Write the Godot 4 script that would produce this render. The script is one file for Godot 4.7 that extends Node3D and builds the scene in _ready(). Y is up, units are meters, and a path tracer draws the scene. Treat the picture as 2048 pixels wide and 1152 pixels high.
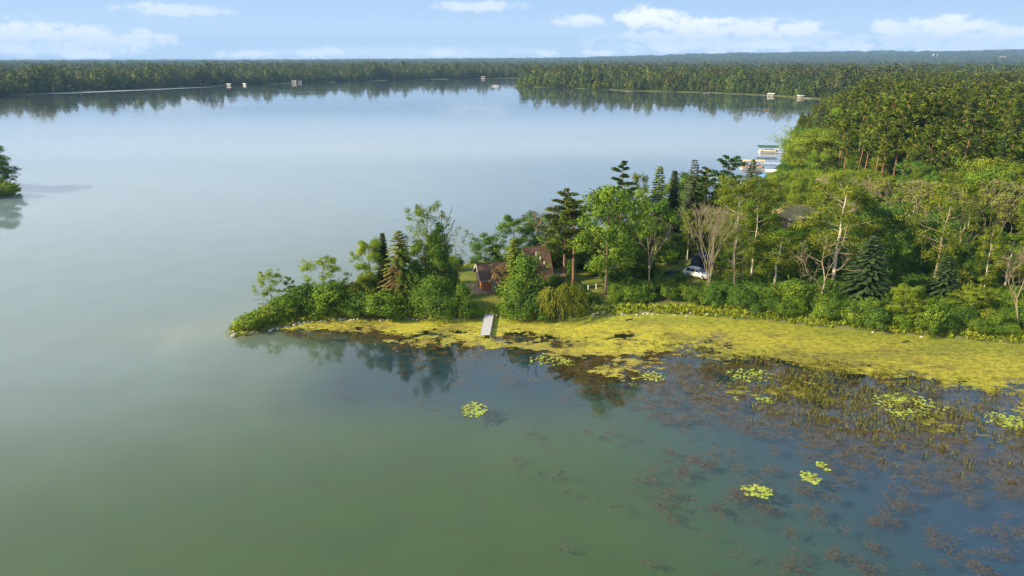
extends Node3D

const EYE := Vector3(0, 36, 0)
const PITCH := 17.85
const FOCAL := 1422.0
var fwd: Vector3
var upv: Vector3
var taken := {}
var mat := {}
var land_poly := PackedVector2Array()
var isle_poly := PackedVector2Array()
var bumps := FastNoiseLite.new()
var patchy := FastNoiseLite.new()
var protos := {}
var used_labels := {}
var landmarks := []
var occupied := []      # [x, z, radius] of what already stands somewhere

# ---------------------------------------------------------------- helpers

func numbered(called: String) -> String:
	var n: int = taken.get(called, 0)
	taken[called] = n + 1
	return called if n == 0 else "%s_%03d" % [called, n]

func spot(px: float, py: float, h := 0.0) -> Vector3:
	# where on the level ground of height h that sight line meets it (map positions were read off the photograph)
	var d := fwd + Vector3.RIGHT * ((px - 1024.0) / FOCAL) + upv * ((576.0 - py) / FOCAL)
	return EYE + d * ((h - EYE.y) / d.y)

func flat(px: float, py: float) -> Vector2:
	var p := spot(px, py)
	return Vector2(p.x, p.z)

func tall(base: Vector3, py: float) -> float:
	var r := base - EYE
	var t := (576.0 - py) / FOCAL
	return (t * r.dot(fwd) - r.dot(upv)) / (upv.y - t * fwd.y)

func px_size(base: Vector3) -> float:
	return (base - EYE).dot(fwd) / FOCAL

func tag(o: Node, label: String, category: String, group := "", kind := "") -> void:
	if label: o.set_meta("label", label); used_labels[label] = true
	if category: o.set_meta("category", category)
	if group: o.set_meta("group", group)
	if kind: o.set_meta("kind", kind)

func thing(called: String, label: String, category: String, at := Vector3.ZERO, turn := 0.0, group := "") -> Node3D:
	var o := Node3D.new()
	o.name = numbered(called)
	add_child(o)
	o.position = at
	o.rotation.y = turn
	tag(o, label, category, group)
	return o

func part(called: String, m: Mesh, material: Material, parent: Node, at := Vector3.ZERO, rot := Vector3.ZERO) -> MeshInstance3D:
	var o := MeshInstance3D.new()
	o.name = called if parent != self else numbered(called)
	o.mesh = m
	o.material_override = material
	parent.add_child(o, true)
	o.position = at
	o.rotation = rot
	return o

func paint(r: float, g: float, b: float, rough := 0.8, metal := 0.0) -> StandardMaterial3D:
	var m := StandardMaterial3D.new()
	m.albedo_color = Color(r, g, b).linear_to_srgb()
	m.roughness = rough
	m.metallic = metal
	return m

func tinted(rough := 0.8, back := 0.0) -> StandardMaterial3D:
	var m := StandardMaterial3D.new()
	m.vertex_color_use_as_albedo = true
	m.roughness = rough
	m.metallic_specular = 0.3
	if back > 0.0:
		m.backlight_enabled = true
		m.backlight = Color(back * 0.9, back, back * 0.45)
	return m

func box(x: float, y: float, z: float) -> BoxMesh:
	var m := BoxMesh.new()
	m.size = Vector3(x, y, z)
	return m

func rod(r: float, h: float, r2 := -1.0, sides := 8) -> CylinderMesh:
	var m := CylinderMesh.new()
	m.bottom_radius = r
	m.top_radius = r if r2 < 0.0 else r2
	m.height = h
	m.radial_segments = sides
	m.rings = 1
	return m

func smooth(a: float, b: float, x: float) -> float:
	return smoothstep(a, b, x)

# a growing mesh: positions, normals, colours, indices
class Buf:
	var v := PackedVector3Array()
	var n := PackedVector3Array()
	var c := PackedColorArray()
	var i := PackedInt32Array()

	func leaf(p: Vector3, d: Vector3, s: Vector3, l: float, w: float, col: Color, out: Vector3, keep := 0.5) -> void:
		var g := d.cross(s)
		if g.dot(out) < 0.0:
			s = -s
			g = -g
		var nn := (g.normalized() * (1.0 - keep) + out * keep).normalized()
		var k := v.size()
		v.append(p - d * l * 0.5); v.append(p + s * w * 0.5); v.append(p + d * l * 0.5); v.append(p - s * w * 0.5)
		n.append(nn); n.append(nn); n.append(nn); n.append(nn)
		c.append(col); c.append(col); c.append(col); c.append(col)
		i.append(k); i.append(k + 1); i.append(k + 2); i.append(k); i.append(k + 2); i.append(k + 3)

	func tube(pts: PackedVector3Array, r0: float, r1: float, sides: int, c0: Color, c1: Color) -> void:
		var k := v.size()
		var m := pts.size()
		for q in m:
			var d := (pts[mini(q + 1, m - 1)] - pts[maxi(q - 1, 0)]).normalized()
			var a := d.cross(Vector3(0.31, 0.2, 0.93)).normalized()
			var b := d.cross(a)
			var t := float(q) / (m - 1)
			var r := lerpf(r0, r1, t)
			for s in sides:
				var ang := TAU * s / sides
				var o := a * cos(ang) + b * sin(ang)
				v.append(pts[q] + o * r)
				n.append(o)
				c.append(c0.lerp(c1, t))
		for q in m - 1:
			for s in sides:
				var s2 := (s + 1) % sides
				var e := k + q * sides
				i.append(e + s); i.append(e + sides + s); i.append(e + s2)
				i.append(e + s2); i.append(e + sides + s); i.append(e + sides + s2)

	func mesh() -> ArrayMesh:
		var a := []
		a.resize(Mesh.ARRAY_MAX)
		a[Mesh.ARRAY_VERTEX] = v
		a[Mesh.ARRAY_NORMAL] = n
		a[Mesh.ARRAY_COLOR] = c
		a[Mesh.ARRAY_INDEX] = i
		var m := ArrayMesh.new()
		m.add_surface_from_arrays(Mesh.PRIMITIVE_TRIANGLES, a)
		return m

func ball(r: RandomNumberGenerator) -> Vector3:
	var z := r.randf_range(-1, 1)
	var a := r.randf() * TAU
	var q := sqrt(1.0 - z * z)
	return Vector3(q * cos(a), z, q * sin(a))

func shade(c: Color, k: float) -> Color:
	return Color(c.r * k, c.g * k, c.b * k)

# ---------------------------------------------------------------- trees: each maker returns [bark mesh or null, crown mesh or null, height, crown diameter]

func clump(b: Buf, r: RandomNumberGenerator, at: Vector3, rad: float, n: int, l: float, col: Color, centre: Vector3, squash := 0.7, keep := 0.5) -> void:
	if l < 0.5:
		n = int(n * 1.5)
		l *= 0.8
	for q in n:
		var d := ball(r)
		var p := d * pow(r.randf(), 0.45) * rad
		p.y *= squash
		var out := (d * 0.6 + (at + p - centre).normalized() * 0.55 + Vector3(0, 0.25, 0)).normalized()
		var ax := ball(r)
		var sd := ax.cross(ball(r)).normalized()
		var k := l * r.randf_range(0.7, 1.3)
		b.leaf(at + p, ax, sd, k, k * 0.68, shade(col, r.randf_range(0.78, 1.22)), out, keep)

func broadleaf(sd: int, h: float, wide: float, from: float, limbs: int, leaves: int, pal: Array, bark: Color, l := 0.3, cl := 1.0, bare := 0.0, r0 := -1.0) -> Array:
	var r := RandomNumberGenerator.new()
	r.seed = sd
	var wood := Buf.new()
	var crown := Buf.new()
	var trunk := PackedVector3Array()
	var sway := Vector3.ZERO
	for q in 8:
		trunk.append(Vector3(0, h * 0.93 * q / 7.0, 0) + sway)
		sway += Vector3(r.randf_range(-1, 1), 0, r.randf_range(-1, 1)) * h * 0.012 * (0.4 + q * 0.2)
	var tr := h * 0.016 if r0 < 0 else r0
	wood.tube(trunk, tr, tr * 0.2, 7, bark, shade(bark, 0.9))
	var mid := Vector3(0, h * (from * 0.4 + 0.6), 0)
	var tips := []
	for q in limbs:
		var u := (q + 0.5) / limbs
		var t := lerpf(from, 0.97, u)
		var ft := t * 7.0
		var s := trunk[mini(int(ft), 6)].lerp(trunk[mini(int(ft) + 1, 7)], ft - int(ft))
		var az := q * 2.39996 + r.randf_range(-0.5, 0.5)
		var reach := wide * 0.5 * pow(maxf(sin(PI * (0.16 + 0.76 * u)), 0.05), 0.7) * r.randf_range(0.55, 1.12)
		var lift := lerpf(0.25, 1.3, u * u) + r.randf_range(-0.15, 0.3)
		var dir := Vector3(cos(az), 0, sin(az))
		var e := s + dir * reach + Vector3(0, reach * lift * 0.7, 0)
		e.y = minf(e.y, h * r.randf_range(0.9, 1.0))
		var m := s.lerp(e, 0.5) + Vector3(0, -reach * 0.06, 0) + ball(r) * reach * 0.08
		var twig := bark.lerp(Color(0.2, 0.16, 0.1), 0.55)
		wood.tube(PackedVector3Array([s, m, e]), tr * 0.27 * (1.1 - u * 0.7), tr * 0.06, 5, twig, twig)
		tips.append(e)
		for k in 5:
			var st := s.lerp(e, r.randf_range(0.3, 0.9))
			var d2 := (dir.rotated(Vector3.UP, r.randf_range(-1.3, 1.3)) + Vector3(0, r.randf_range(-0.25, 0.9), 0)).normalized()
			var e2 := st + d2 * reach * r.randf_range(0.3, 0.6)
			e2.y = minf(e2.y, h)
			wood.tube(PackedVector3Array([st, e2]), tr * 0.09, tr * 0.03, 3, twig, twig)
			tips.append(e2)
	var n := maxi(4, int(1.9 * leaves / tips.size()))
	for e in tips:
		var col: Color = pal[r.randi() % pal.size()]
		col = shade(col, r.randf_range(0.8, 1.2))
		if r.randf() < bare:
			continue
		clump(crown, r, e, wide * 0.125 * cl * r.randf_range(0.65, 1.25), int(n * r.randf_range(0.5, 1.5)), l, col, mid)
	return [wood.mesh(), crown.mesh(), h, wide]

func dead_tree(sd: int, h: float, wide: float, depth: int, bark: Color, stems := 1, tuft: Variant = null, spread := 0.6) -> Array:
	var r := RandomNumberGenerator.new()
	r.seed = sd
	var wood := Buf.new()
	var crown := Buf.new()
	var todo := []
	for s in stems:
		var a := TAU * s / stems + r.randf()
		var lean := Vector3(cos(a), 0, sin(a)) * (0.0 if stems == 1 else r.randf_range(0.1, 0.34)) + Vector3(0, 1, 0)
		todo.append([Vector3.ZERO, lean.normalized(), h * r.randf_range(0.36, 0.46), h * 0.016 / sqrt(stems), 0])
	while todo.size():
		var a: Array = todo.pop_back()
		var p: Vector3 = a[0]
		var d: Vector3 = a[1]
		var l: float = a[2]
		var rad: float = a[3]
		var lv: int = a[4]
		var pts := PackedVector3Array([p])
		var dd := d
		for q in 3:
			dd = (dd + ball(r) * (0.10 + 0.05 * lv) + Vector3(0, 0.05, 0)).normalized()
			pts.append(pts[pts.size() - 1] + dd * l / 3.0)
		var e := pts[3]
		e.y = minf(e.y, h)
		wood.tube(pts, maxf(rad, 0.013), maxf(rad * 0.62, 0.011), 6 if lv < 2 else 3, bark, bark)
		if lv >= depth:
			if tuft != null and r.randf() < 0.5:
				clump(crown, r, e, 0.35, 9, 0.22, shade(tuft, r.randf_range(0.75, 1.25)), Vector3(0, h * 0.5, 0))
			continue
		var kids := 2 + (1 if r.randf() < 0.6 else 0) + (1 if lv == depth - 1 else 0)
		for q in kids:
			var side := ball(r)
			side = (side - dd * side.dot(dd)).normalized()
			var at := e if q < 2 else pts[1 + r.randi() % 2]
			var nd := (dd + side * r.randf_range(spread * 0.5, spread * 1.35)).normalized()
			todo.append([at, nd, l * r.randf_range(0.58, 0.8), rad * 0.6, lv + 1])
	return [wood.mesh(), crown.mesh() if crown.v.size() else null, h, wide]

func spruce(sd: int, h: float, wide: float, from: float, rows: int, pal: Array, bark: Color, droop := 0.35, l := 0.42, thin := 0.0) -> Array:
	var r := RandomNumberGenerator.new()
	r.seed = sd
	var wood := Buf.new()
	var crown := Buf.new()
	var tr := h * 0.013
	wood.tube(PackedVector3Array([Vector3.ZERO, Vector3(0.03, h * 0.5, 0), Vector3(0, h, 0)]), tr, 0.02, 7, bark, bark)
	rows = int(rows * 1.4)
	for q in rows:
		var u := float(q) / (rows - 1)
		var y := lerpf(from * h, h * 0.985, pow(u, 0.9))
		var reach := wide * 0.5 * pow(1.0 - u, 0.72) + 0.16
		var n := int(lerpf(11, 6, u))
		for k in n:
			if r.randf() < thin:
				continue
			var az := TAU * k / n + q * 1.1 + r.randf_range(-0.25, 0.25)
			var d := Vector3(cos(az), 0, sin(az))
			var ln := reach * r.randf_range(0.7, 1.15)
			var s := Vector3(0, y, 0)
			var e := s + d * ln + Vector3(0, ln * (lerpf(-droop, 0.6, u * u * u)), 0)
			if ln > 0.5:
				wood.tube(PackedVector3Array([s, e]), 0.03, 0.01, 3, bark, bark)
			var col: Color = shade(pal[r.randi() % pal.size()], r.randf_range(0.8, 1.2))
			var side := d.cross(Vector3.UP)
			var m := maxi(3, int(ln / (l * 0.3)))
			for z in m:
				var t := (z + 1.0) / m
				var c := s.lerp(e, t) + Vector3(0, (t * t - t) * -0.1 * ln, 0)
				for w in 3:
					var sg := -1.0 if w == 0 else (1.0 if w == 1 else 0.0)
					var ax := (d * 0.8 + side * sg * 0.8 + Vector3(0, r.randf_range(-0.35, 0.1), 0)).normalized()
					var p := c + ax * l * 0.3 * lerpf(1.4, 0.6, t)
					crown.leaf(p, ax, (side.rotated(d, r.randf_range(-0.6, 0.6))), l * r.randf_range(0.8, 1.3) * lerpf(1.35, 0.9, t), l * 0.55, shade(col, r.randf_range(0.8, 1.25)), (d * 0.7 + Vector3(0, 0.75, 0)).normalized(), 0.45)
	return [wood.mesh(), crown.mesh(), h, wide]

func pine(sd: int, h: float, wide: float, from: float, limbs: int, needles: int, pal: Array, bark_low: Color, bark_top: Color, plate := 0.45, upward := 0.25, stubs := 6, round_top := 0.55) -> Array:
	var r := RandomNumberGenerator.new()
	r.seed = sd
	var wood := Buf.new()
	var crown := Buf.new()
	var tr := h * 0.0125
	var bend := r.randf_range(-0.35, 0.35)
	var trunk := PackedVector3Array()
	for q in 6:
		trunk.append(Vector3(bend * sin(q * 0.5), h * 0.97 * q / 5.0, 0.3 * bend * q / 5.0))
	wood.tube(trunk, tr, tr * 0.22, 7, bark_low, bark_top)
	for q in stubs:
		var y := h * r.randf_range(from * 0.5, from + 0.05)
		var az := r.randf() * TAU
		var d := Vector3(cos(az), r.randf_range(-0.2, 0.2), sin(az))
		wood.tube(PackedVector3Array([Vector3(0, y, 0), Vector3(0, y, 0) + d * r.randf_range(0.6, 1.6)]), 0.03, 0.01, 3, shade(bark_low, 1.1), bark_low)
	var n := maxi(8, needles / (limbs * 3))
	for q in limbs:
		var u := (q + 0.5) / limbs
		var y := lerpf(from * h, h * 0.98, u)
		var az := q * 2.39996 + r.randf_range(-0.5, 0.5)
		var prof := pow(1.0 - u, round_top) * (0.55 + 0.45 * minf(1.0, u * 4.0))
		var ln := wide * 0.5 * prof * r.randf_range(0.5, 1.15) + 0.25
		var d := Vector3(cos(az), 0, sin(az))
		var t := y / (h * 0.97) * 5.0
		var s := trunk[mini(int(t), 4)].lerp(trunk[mini(int(t) + 1, 5)], clampf(t - int(t), 0, 1))
		var e := s + d * ln + Vector3(0, ln * upward * r.randf_range(0.3, 1.4), 0)
		wood.tube(PackedVector3Array([s, s.lerp(e, 0.5) - Vector3(0, ln * 0.05, 0), e]), tr * 0.22, 0.015, 4, shade(bark_low, 0.8), shade(bark_low, 0.7))
		var col: Color = shade(pal[r.randi() % pal.size()], r.randf_range(0.8, 1.2))
		for k in 3:
			var c := s.lerp(e, [1.0, 0.72, 0.45][k]) + Vector3(r.randf_range(-0.3, 0.3), 0.05, r.randf_range(-0.3, 0.3)) * ln * 0.5
			var rad := clampf(ln * 0.33, 0.35, 1.1) * r.randf_range(0.75, 1.2)
			for z in n:
				var o := ball(r)
				var p := o * pow(r.randf(), 0.5) * rad
				p.y *= plate
				var ax := (o + Vector3(0, 0.35, 0) + d * 0.3).normalized()
				crown.leaf(c + p, ax, ax.cross(ball(r)).normalized(), 0.4 * r.randf_range(0.7, 1.3), 0.2, shade(col, r.randf_range(0.78, 1.25)), (o * 0.6 + Vector3(0, 0.6, 0)).normalized(), 0.5)
	return [wood.mesh(), crown.mesh(), h, wide]

func shrub(sd: int, h: float, wide: float, clumps: int, leaves: int, pal: Array, bark: Color, l := 0.24, pointed := 0.0) -> Array:
	var r := RandomNumberGenerator.new()
	r.seed = sd
	var wood := Buf.new()
	var crown := Buf.new()
	var n := leaves / clumps
	for q in clumps:
		var az := q * 2.39996 + r.randf_range(-0.4, 0.4)
		var u := r.randf()
		var y := h * lerpf(0.12, 0.9, u)
		var w := wide * 0.5 * sqrt(maxf(0.03, 1.0 - pow(u, 2.0 - pointed))) * r.randf_range(0.4, 1.12)
		if pointed > 0.0:
			w *= 1.0 - pointed * u
		var c := Vector3(cos(az) * w, y, sin(az) * w)
		var col: Color = shade(pal[r.randi() % pal.size()], r.randf_range(0.75, 1.25))
		clump(crown, r, c, wide * 0.17 * r.randf_range(0.7, 1.3), n, l, col, Vector3(0, h * 0.3, 0), 0.9)
		if q % 3 == 0:
			wood.tube(PackedVector3Array([Vector3(c.x * 0.1, 0, c.z * 0.1), Vector3(c.x * 0.5, y * 0.6, c.z * 0.5), c]), 0.045, 0.015, 4, bark, bark)
	for q in 16:
		var az := r.randf() * TAU
		var d := Vector3(cos(az) * 0.55, r.randf_range(0.5, 1.2), sin(az) * 0.55).normalized()
		var p := Vector3(cos(az) * wide * r.randf_range(0.05, 0.42), h * r.randf_range(0.35, 0.85), sin(az) * wide * r.randf_range(0.05, 0.42))
		var ln := h * r.randf_range(0.18, 0.42)
		wood.tube(PackedVector3Array([p, p + d * ln]), 0.02, 0.006, 3, bark, bark)
		var col: Color = shade(pal[r.randi() % pal.size()], r.randf_range(0.8, 1.35))
		for k in 26:
			var t := r.randf()
			var ax := (d + ball(r)).normalized()
			crown.leaf(p + d * ln * t + ball(r) * 0.16 * (1.2 - t), ax, ax.cross(ball(r)).normalized(), l * 0.8, l * 0.5, shade(col, r.randf_range(0.8, 1.2)), (d + Vector3(0, 0.4, 0)).normalized(), 0.5)
	return [wood.mesh(), crown.mesh(), h, wide]

func willow(sd: int, h: float, wide: float, strands: int, pal: Array, bark: Color) -> Array:
	var r := RandomNumberGenerator.new()
	r.seed = sd
	var wood := Buf.new()
	var crown := Buf.new()
	wood.tube(PackedVector3Array([Vector3.ZERO, Vector3(0.2, h * 0.4, 0), Vector3(-0.1, h * 0.8, 0.1)]), 0.16, 0.04, 6, bark, bark)
	for q in strands:
		var az := r.randf() * TAU
		var u := sqrt(r.randf())
		var hub := Vector3(-wide * 0.22, 0, 0.3) if r.randf() < 0.5 else Vector3(wide * 0.22, 0, -0.2)
		var p := hub + Vector3(cos(az) * u * wide * 0.3, h * (1.0 - 0.35 * u * u) * r.randf_range(0.82, 1.0), sin(az) * u * wide * 0.3)
		if q % 3 == 0:
			p = Vector3(cos(az) * u * wide * 0.46, h * r.randf_range(0.3, 0.65), sin(az) * u * wide * 0.46)
		var d := Vector3(cos(az) * 0.6, 0.25, sin(az) * 0.6)
		var col: Color = shade(pal[r.randi() % pal.size()], r.randf_range(0.75, 1.25))
		for k in 9:
			d = (d + Vector3(0, -0.3, 0)).normalized()
			p += d * 0.17
			if p.y < 0.1: break
			crown.leaf(p + ball(r) * 0.08, (d + ball(r) * 0.4).normalized(), d.cross(ball(r)).normalized(), 0.3, 0.11, shade(col, r.randf_range(0.8, 1.2)), (Vector3(cos(az), 0.8, sin(az))).normalized(), 0.5)
	return [wood.mesh(), crown.mesh(), h, wide]

func far_tree(sd: int, h: float, wide: float, clumps: int, n: int, l: float, cone: bool, pal: Array, from := 0.12) -> ArrayMesh:
	var r := RandomNumberGenerator.new()
	r.seed = sd
	var b := Buf.new()
	for q in clumps:
		var u := (q + r.randf()) / clumps
		var w := wide * 0.5 * ((1.0 - u) * 0.9 + 0.06 if cone else sqrt(maxf(0.05, 1.0 - pow(u * 1.25 - 0.35, 2.0))) * r.randf_range(0.45, 0.85))
		var az := q * 2.39996 + r.randf_range(-0.4, 0.4)
		var c := Vector3(cos(az) * w, h * lerpf(from, 0.93, u), sin(az) * w)
		var col: Color = shade(pal[r.randi() % pal.size()], r.randf_range(0.75, 1.25))
		clump(b, r, c, wide * (0.2 if not cone else 0.16) * r.randf_range(0.8, 1.25), n, l, col, Vector3(0, h * 0.45, 0), 0.8, 0.6)
	return b.mesh()

func proto(key: String, made: Array, called: String, category: String, what: String) -> void:
	protos[key] = {"bark": made[0], "crown": made[1], "h": made[2], "w": made[3], "called": called, "category": category, "what": what, "node": null}

func plant(key: String, at: Vector3, h: float, w: float, turn: float, label: String, group := "", lean := Vector3.ZERO) -> Node3D:
	var p: Dictionary = protos[key]
	var o: Node3D
	if p.node == null:
		o = Node3D.new()
		if p.bark != null:
			part("trunk" if p.category == "tree" else "stem", p.bark, mat.bark, o)
		if p.crown != null:
			part("crown" if p.category == "tree" else "foliage", p.crown, mat.leaf_thin if key.split("_")[0] in ["lime", "sapling", "birch", "slim", "sparse", "scant", "aspen", "willow"] else mat.leaf, o)
		p.node = o
	else:
		o = p.node.duplicate()
	o.name = numbered(p.called)
	add_child(o)
	o.position = at
	var sy: float = h / p.h
	var sw: float = clampf(w / p.w, sy * 0.55, sy * 1.9) if w > 0.0 else sy
	o.basis = Basis.from_euler(Vector3(lean.x, turn, lean.z)) * Basis.from_scale(Vector3(sw, sy, sw))
	tag(o, label, p.category, group)
	occupied.append([at.x, at.z, maxf(0.9, sw * p.w * 0.3)])
	return o

func say(what: String, at: Vector3, h: float) -> String:
	# what sets this one apart: the landmarks that it stands next to
	var near := []
	for m in landmarks:
		var q: Vector3 = m[0]
		near.append([Vector2(at.x - q.x, (at.z - q.z)).length(), m])
	near.sort_custom(func(a, b): return a[0] < b[0])
	var size := "low" if h < 3.0 else ("small" if h < 6.0 else ("mid-sized" if h < 11.0 else ("tall" if h < 16.0 else "towering")))
	for other in near.slice(0, 14):
		var q: Vector3 = other[1][0]
		var dz: float = q.z - at.z
		var dx: float = at.x - q.x
		var d: float = other[0]
		var rel := ""
		if absf(dz) > absf(dx):
			rel = "behind" if dz > 0 else "in front of"
		else:
			rel = "inland of" if dx > 0 else "lakeward of"
		var step := "close " if d < 4.0 else ("just " if d < 8.0 else ("a few metres " if d < 14.0 else ("further " if d < 24.0 else "well ")))
		for extra in ["", "slender ", "full ", "ragged "]:
			if extra != "" and extra != ("slender " if int(at.x * 7.0) % 2 == 0 else "full "):
				continue
			var s: String = "%s %s %s%s %s" % [size, what, step, rel, other[1][1]]
			if not used_labels.has(s) and s.split(" ", false).size() <= 15:
				return s
			break
	return ""

# ---------------------------------------------------------------- ground

func seg_dist(p: Vector2, poly: PackedVector2Array) -> float:
	# signed distance, positive inside
	var best := 1e12
	var inside := false
	var n := poly.size()
	var b := poly[n - 1]
	for k in n:
		var a := poly[k]
		var e := b - a
		var w := p - a
		var t := clampf(w.dot(e) / e.length_squared(), 0.0, 1.0)
		best = minf(best, (w - e * t).length_squared())
		if (a.y > p.y) != (b.y > p.y) and p.x < (b.x - a.x) * (p.y - a.y) / (b.y - a.y) + a.x:
			inside = not inside
		b = a
	return sqrt(best) if inside else -sqrt(best)

func shore(p: Vector2) -> float:
	var s := seg_dist(p, land_poly)
	if p.x < -30.0 and p.x > -240.0 and p.y < -150.0 and p.y > -330.0:
		s = maxf(s, seg_dist(p, isle_poly))
	return s

func hill(x: float, z: float) -> float:
	var d := sqrt(x * x + z * z)
	if d < 1500.0:
		return 0.0
	var az := x / maxf(1.0, -z) if z < -1.0 else signf(x) * 3.0
	var rise := 6.0 + 26.0 * smooth(-0.4, 0.1, az) + 62.0 * smooth(0.02, 0.36, az) + 12.0 * smooth(0.3, 0.8, az)
	var h := smooth(3200.0, 8200.0, d) * rise * (0.82 + 0.3 * bumps.get_noise_2d(x * 0.05, z * 0.05))
	return h + smooth(1500.0, 3500.0, d) * 5.0 * bumps.get_noise_2d(x * 0.2, z * 0.2)

func height(p: Vector2, s: float) -> float:
	if s >= 0.0:
		var h := 0.12 + 1.0 * (1.0 - exp(-s / 2.2)) + 0.25 * bumps.get_noise_2d(p.x * 3.0, p.y * 3.0) * smooth(1.0, 6.0, s) + smooth(12.0, 70.0, s) * 1.2
		return h * smooth(0.0, 0.6, s) + hill(p.x, p.y)
	return -minf(1.4, 0.05 - s * 0.14)

func ground_color(p: Vector2, s: float) -> Color:
	if s < 0.0:
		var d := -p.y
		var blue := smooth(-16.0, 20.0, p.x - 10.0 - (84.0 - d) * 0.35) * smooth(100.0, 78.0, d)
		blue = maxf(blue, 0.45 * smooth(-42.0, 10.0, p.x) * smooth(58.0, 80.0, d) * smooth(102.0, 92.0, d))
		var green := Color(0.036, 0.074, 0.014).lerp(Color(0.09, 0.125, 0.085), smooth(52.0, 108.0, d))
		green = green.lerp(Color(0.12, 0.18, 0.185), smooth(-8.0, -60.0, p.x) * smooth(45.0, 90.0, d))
		green = green.lerp(Color(0.15, 0.22, 0.265).lerp(Color(0.08, 0.155, 0.25), smooth(-50.0, 30.0, p.x)), smooth(105.0, 190.0, d))  # left and mid-lake bed paled to stand in for bright reflected sky
		green = green.lerp(Color(0.30, 0.35, 0.37), smooth(250.0, 330.0, d))  # farther out paler still, sky reflection and haze put into the bed colour
		green = green.lerp(Color(0.03, 0.055, 0.06), smooth(420.0, 600.0, d))  # bed dark again under the far shore, keeping its mirrored trees deep
		green = green.lerp(Color(0.012, 0.036, 0.05), 0.92 * smooth(-30.0, -18.0, p.x) * smooth(16.0, 4.0, p.x) * smooth(66.0, 78.0, d) * smooth(104.0, 96.0, d))  # bay bed darkened so the tree reflections look deeper
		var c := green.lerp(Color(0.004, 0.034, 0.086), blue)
		var sand := exp(-pow((p.x + 45.0) / 17.0, 2.0) - pow((p.y + 95.0) / 6.0, 2.0))
		c = c.lerp(Color(0.20, 0.21, 0.14), sand * 0.38)
		c = c.lerp(Color(0.16, 0.15, 0.07), smooth(-1.5, 0.0, s) * 0.7)
		return shade(c, 1.0 + 0.12 * patchy.get_noise_2d(p.x * 2.0, p.y * 2.0))
	var n := patchy.get_noise_2d(p.x * 4.0, p.y * 4.0)
	var grass := Color(0.095, 0.135, 0.022).lerp(Color(0.15, 0.155, 0.035), clampf(0.4 + n, 0, 1))
	var floor_ := Color(0.05, 0.075, 0.02).lerp(Color(0.08, 0.08, 0.03), clampf(0.4 + n, 0, 1))
	var lawn := maxf(smooth(16.0, 11.0, Vector2(p.x + 5.0, p.y + 110.0).length()), smooth(13.0, 9.0, Vector2((p.x - 14.0) * 0.8, p.y + 112.0).length()))
	lawn = maxf(lawn, smooth(9.0, 6.0, Vector2(p.x - 31.0, p.y + 117.0).length()))
	lawn = maxf(lawn, smooth(4.5, 1.5, s) * 0.8 if p.y > -420.0 else 0.6 * smooth(12.0, 4.0, s))
	return floor_.lerp(grass, lawn)

func build_ground() -> void:
	# one sheet of rings around the viewpoint, finer where the picture is, out to the horizon
	var rings := []
	var d := 24.0
	while d < 14000.0:
		rings.append(d)
		d += maxf(0.45, d * (0.0085 if d < 160 else (0.016 if d < 900 else 0.05)))
	rings.append(14000.0)
	var rays := []
	var a := -PI
	while a < PI - 0.001:
		rays.append(a)
		a += 0.0068 if absf(a) < 0.82 else 0.08
	var nr := rays.size()
	var v := PackedVector3Array()
	var c := PackedColorArray()
	var idx := PackedInt32Array()
	for q in rings.size():
		for k in nr:
			var p := Vector2(sin(rays[k]), -cos(rays[k])) * float(rings[q])
			var s := 60.0
			if rings[q] < 2400.0:
				s = shore(p) if rings[q] > 52.0 else -14.0
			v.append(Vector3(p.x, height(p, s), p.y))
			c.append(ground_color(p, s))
	for q in rings.size() - 1:
		for k in nr:
			var k2 := (k + 1) % nr
			var e: int = q * nr
			idx.append_array([e + k, e + nr + k, e + k2, e + k2, e + nr + k, e + nr + k2])
	v.append(Vector3(0, -1.4, 0))
	c.append(ground_color(Vector2(0, -10), -14.0))
	for k in nr:
		idx.append_array([v.size() - 1, k, (k + 1) % nr])
	var arr := []
	arr.resize(Mesh.ARRAY_MAX)
	arr[Mesh.ARRAY_VERTEX] = v
	arr[Mesh.ARRAY_COLOR] = c
	arr[Mesh.ARRAY_INDEX] = idx
	var st := SurfaceTool.new()
	var am := ArrayMesh.new()
	am.add_surface_from_arrays(Mesh.PRIMITIVE_TRIANGLES, arr)
	st.create_from(am, 0)
	st.generate_normals()
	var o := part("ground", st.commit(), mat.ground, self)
	o.set_meta("kind", "structure")
	o.set_meta("label", "grassy lake shore and forest floor running down under the water")

# ---------------------------------------------------------------- sky

func cloud_at(az: float, el: float, n: FastNoiseLite, blobs: Array) -> float:
	var best := 0.0
	var wob := n.get_noise_2d(az * 26.0, el * 60.0)
	var fine := n.get_noise_2d(az * 90.0 + 50.0, el * 190.0)
	for b in blobs:
		var dx: float = (az - b[0]) / b[2]
		if dx < -1.5 or dx > 1.5:
			continue
		var dy: float = (el - b[1]) / (b[3] if el > b[1] else b[3] * 0.85)
		if absf(dy) > 2.0:
			continue
		var q := 1.12 - dx * dx - dy * dy + wob * 0.95 + fine * 0.5
		best = maxf(best, smoothstep(-0.05, 0.95, q) * minf(1.0, b[4] * 1.2))
	return best

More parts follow.
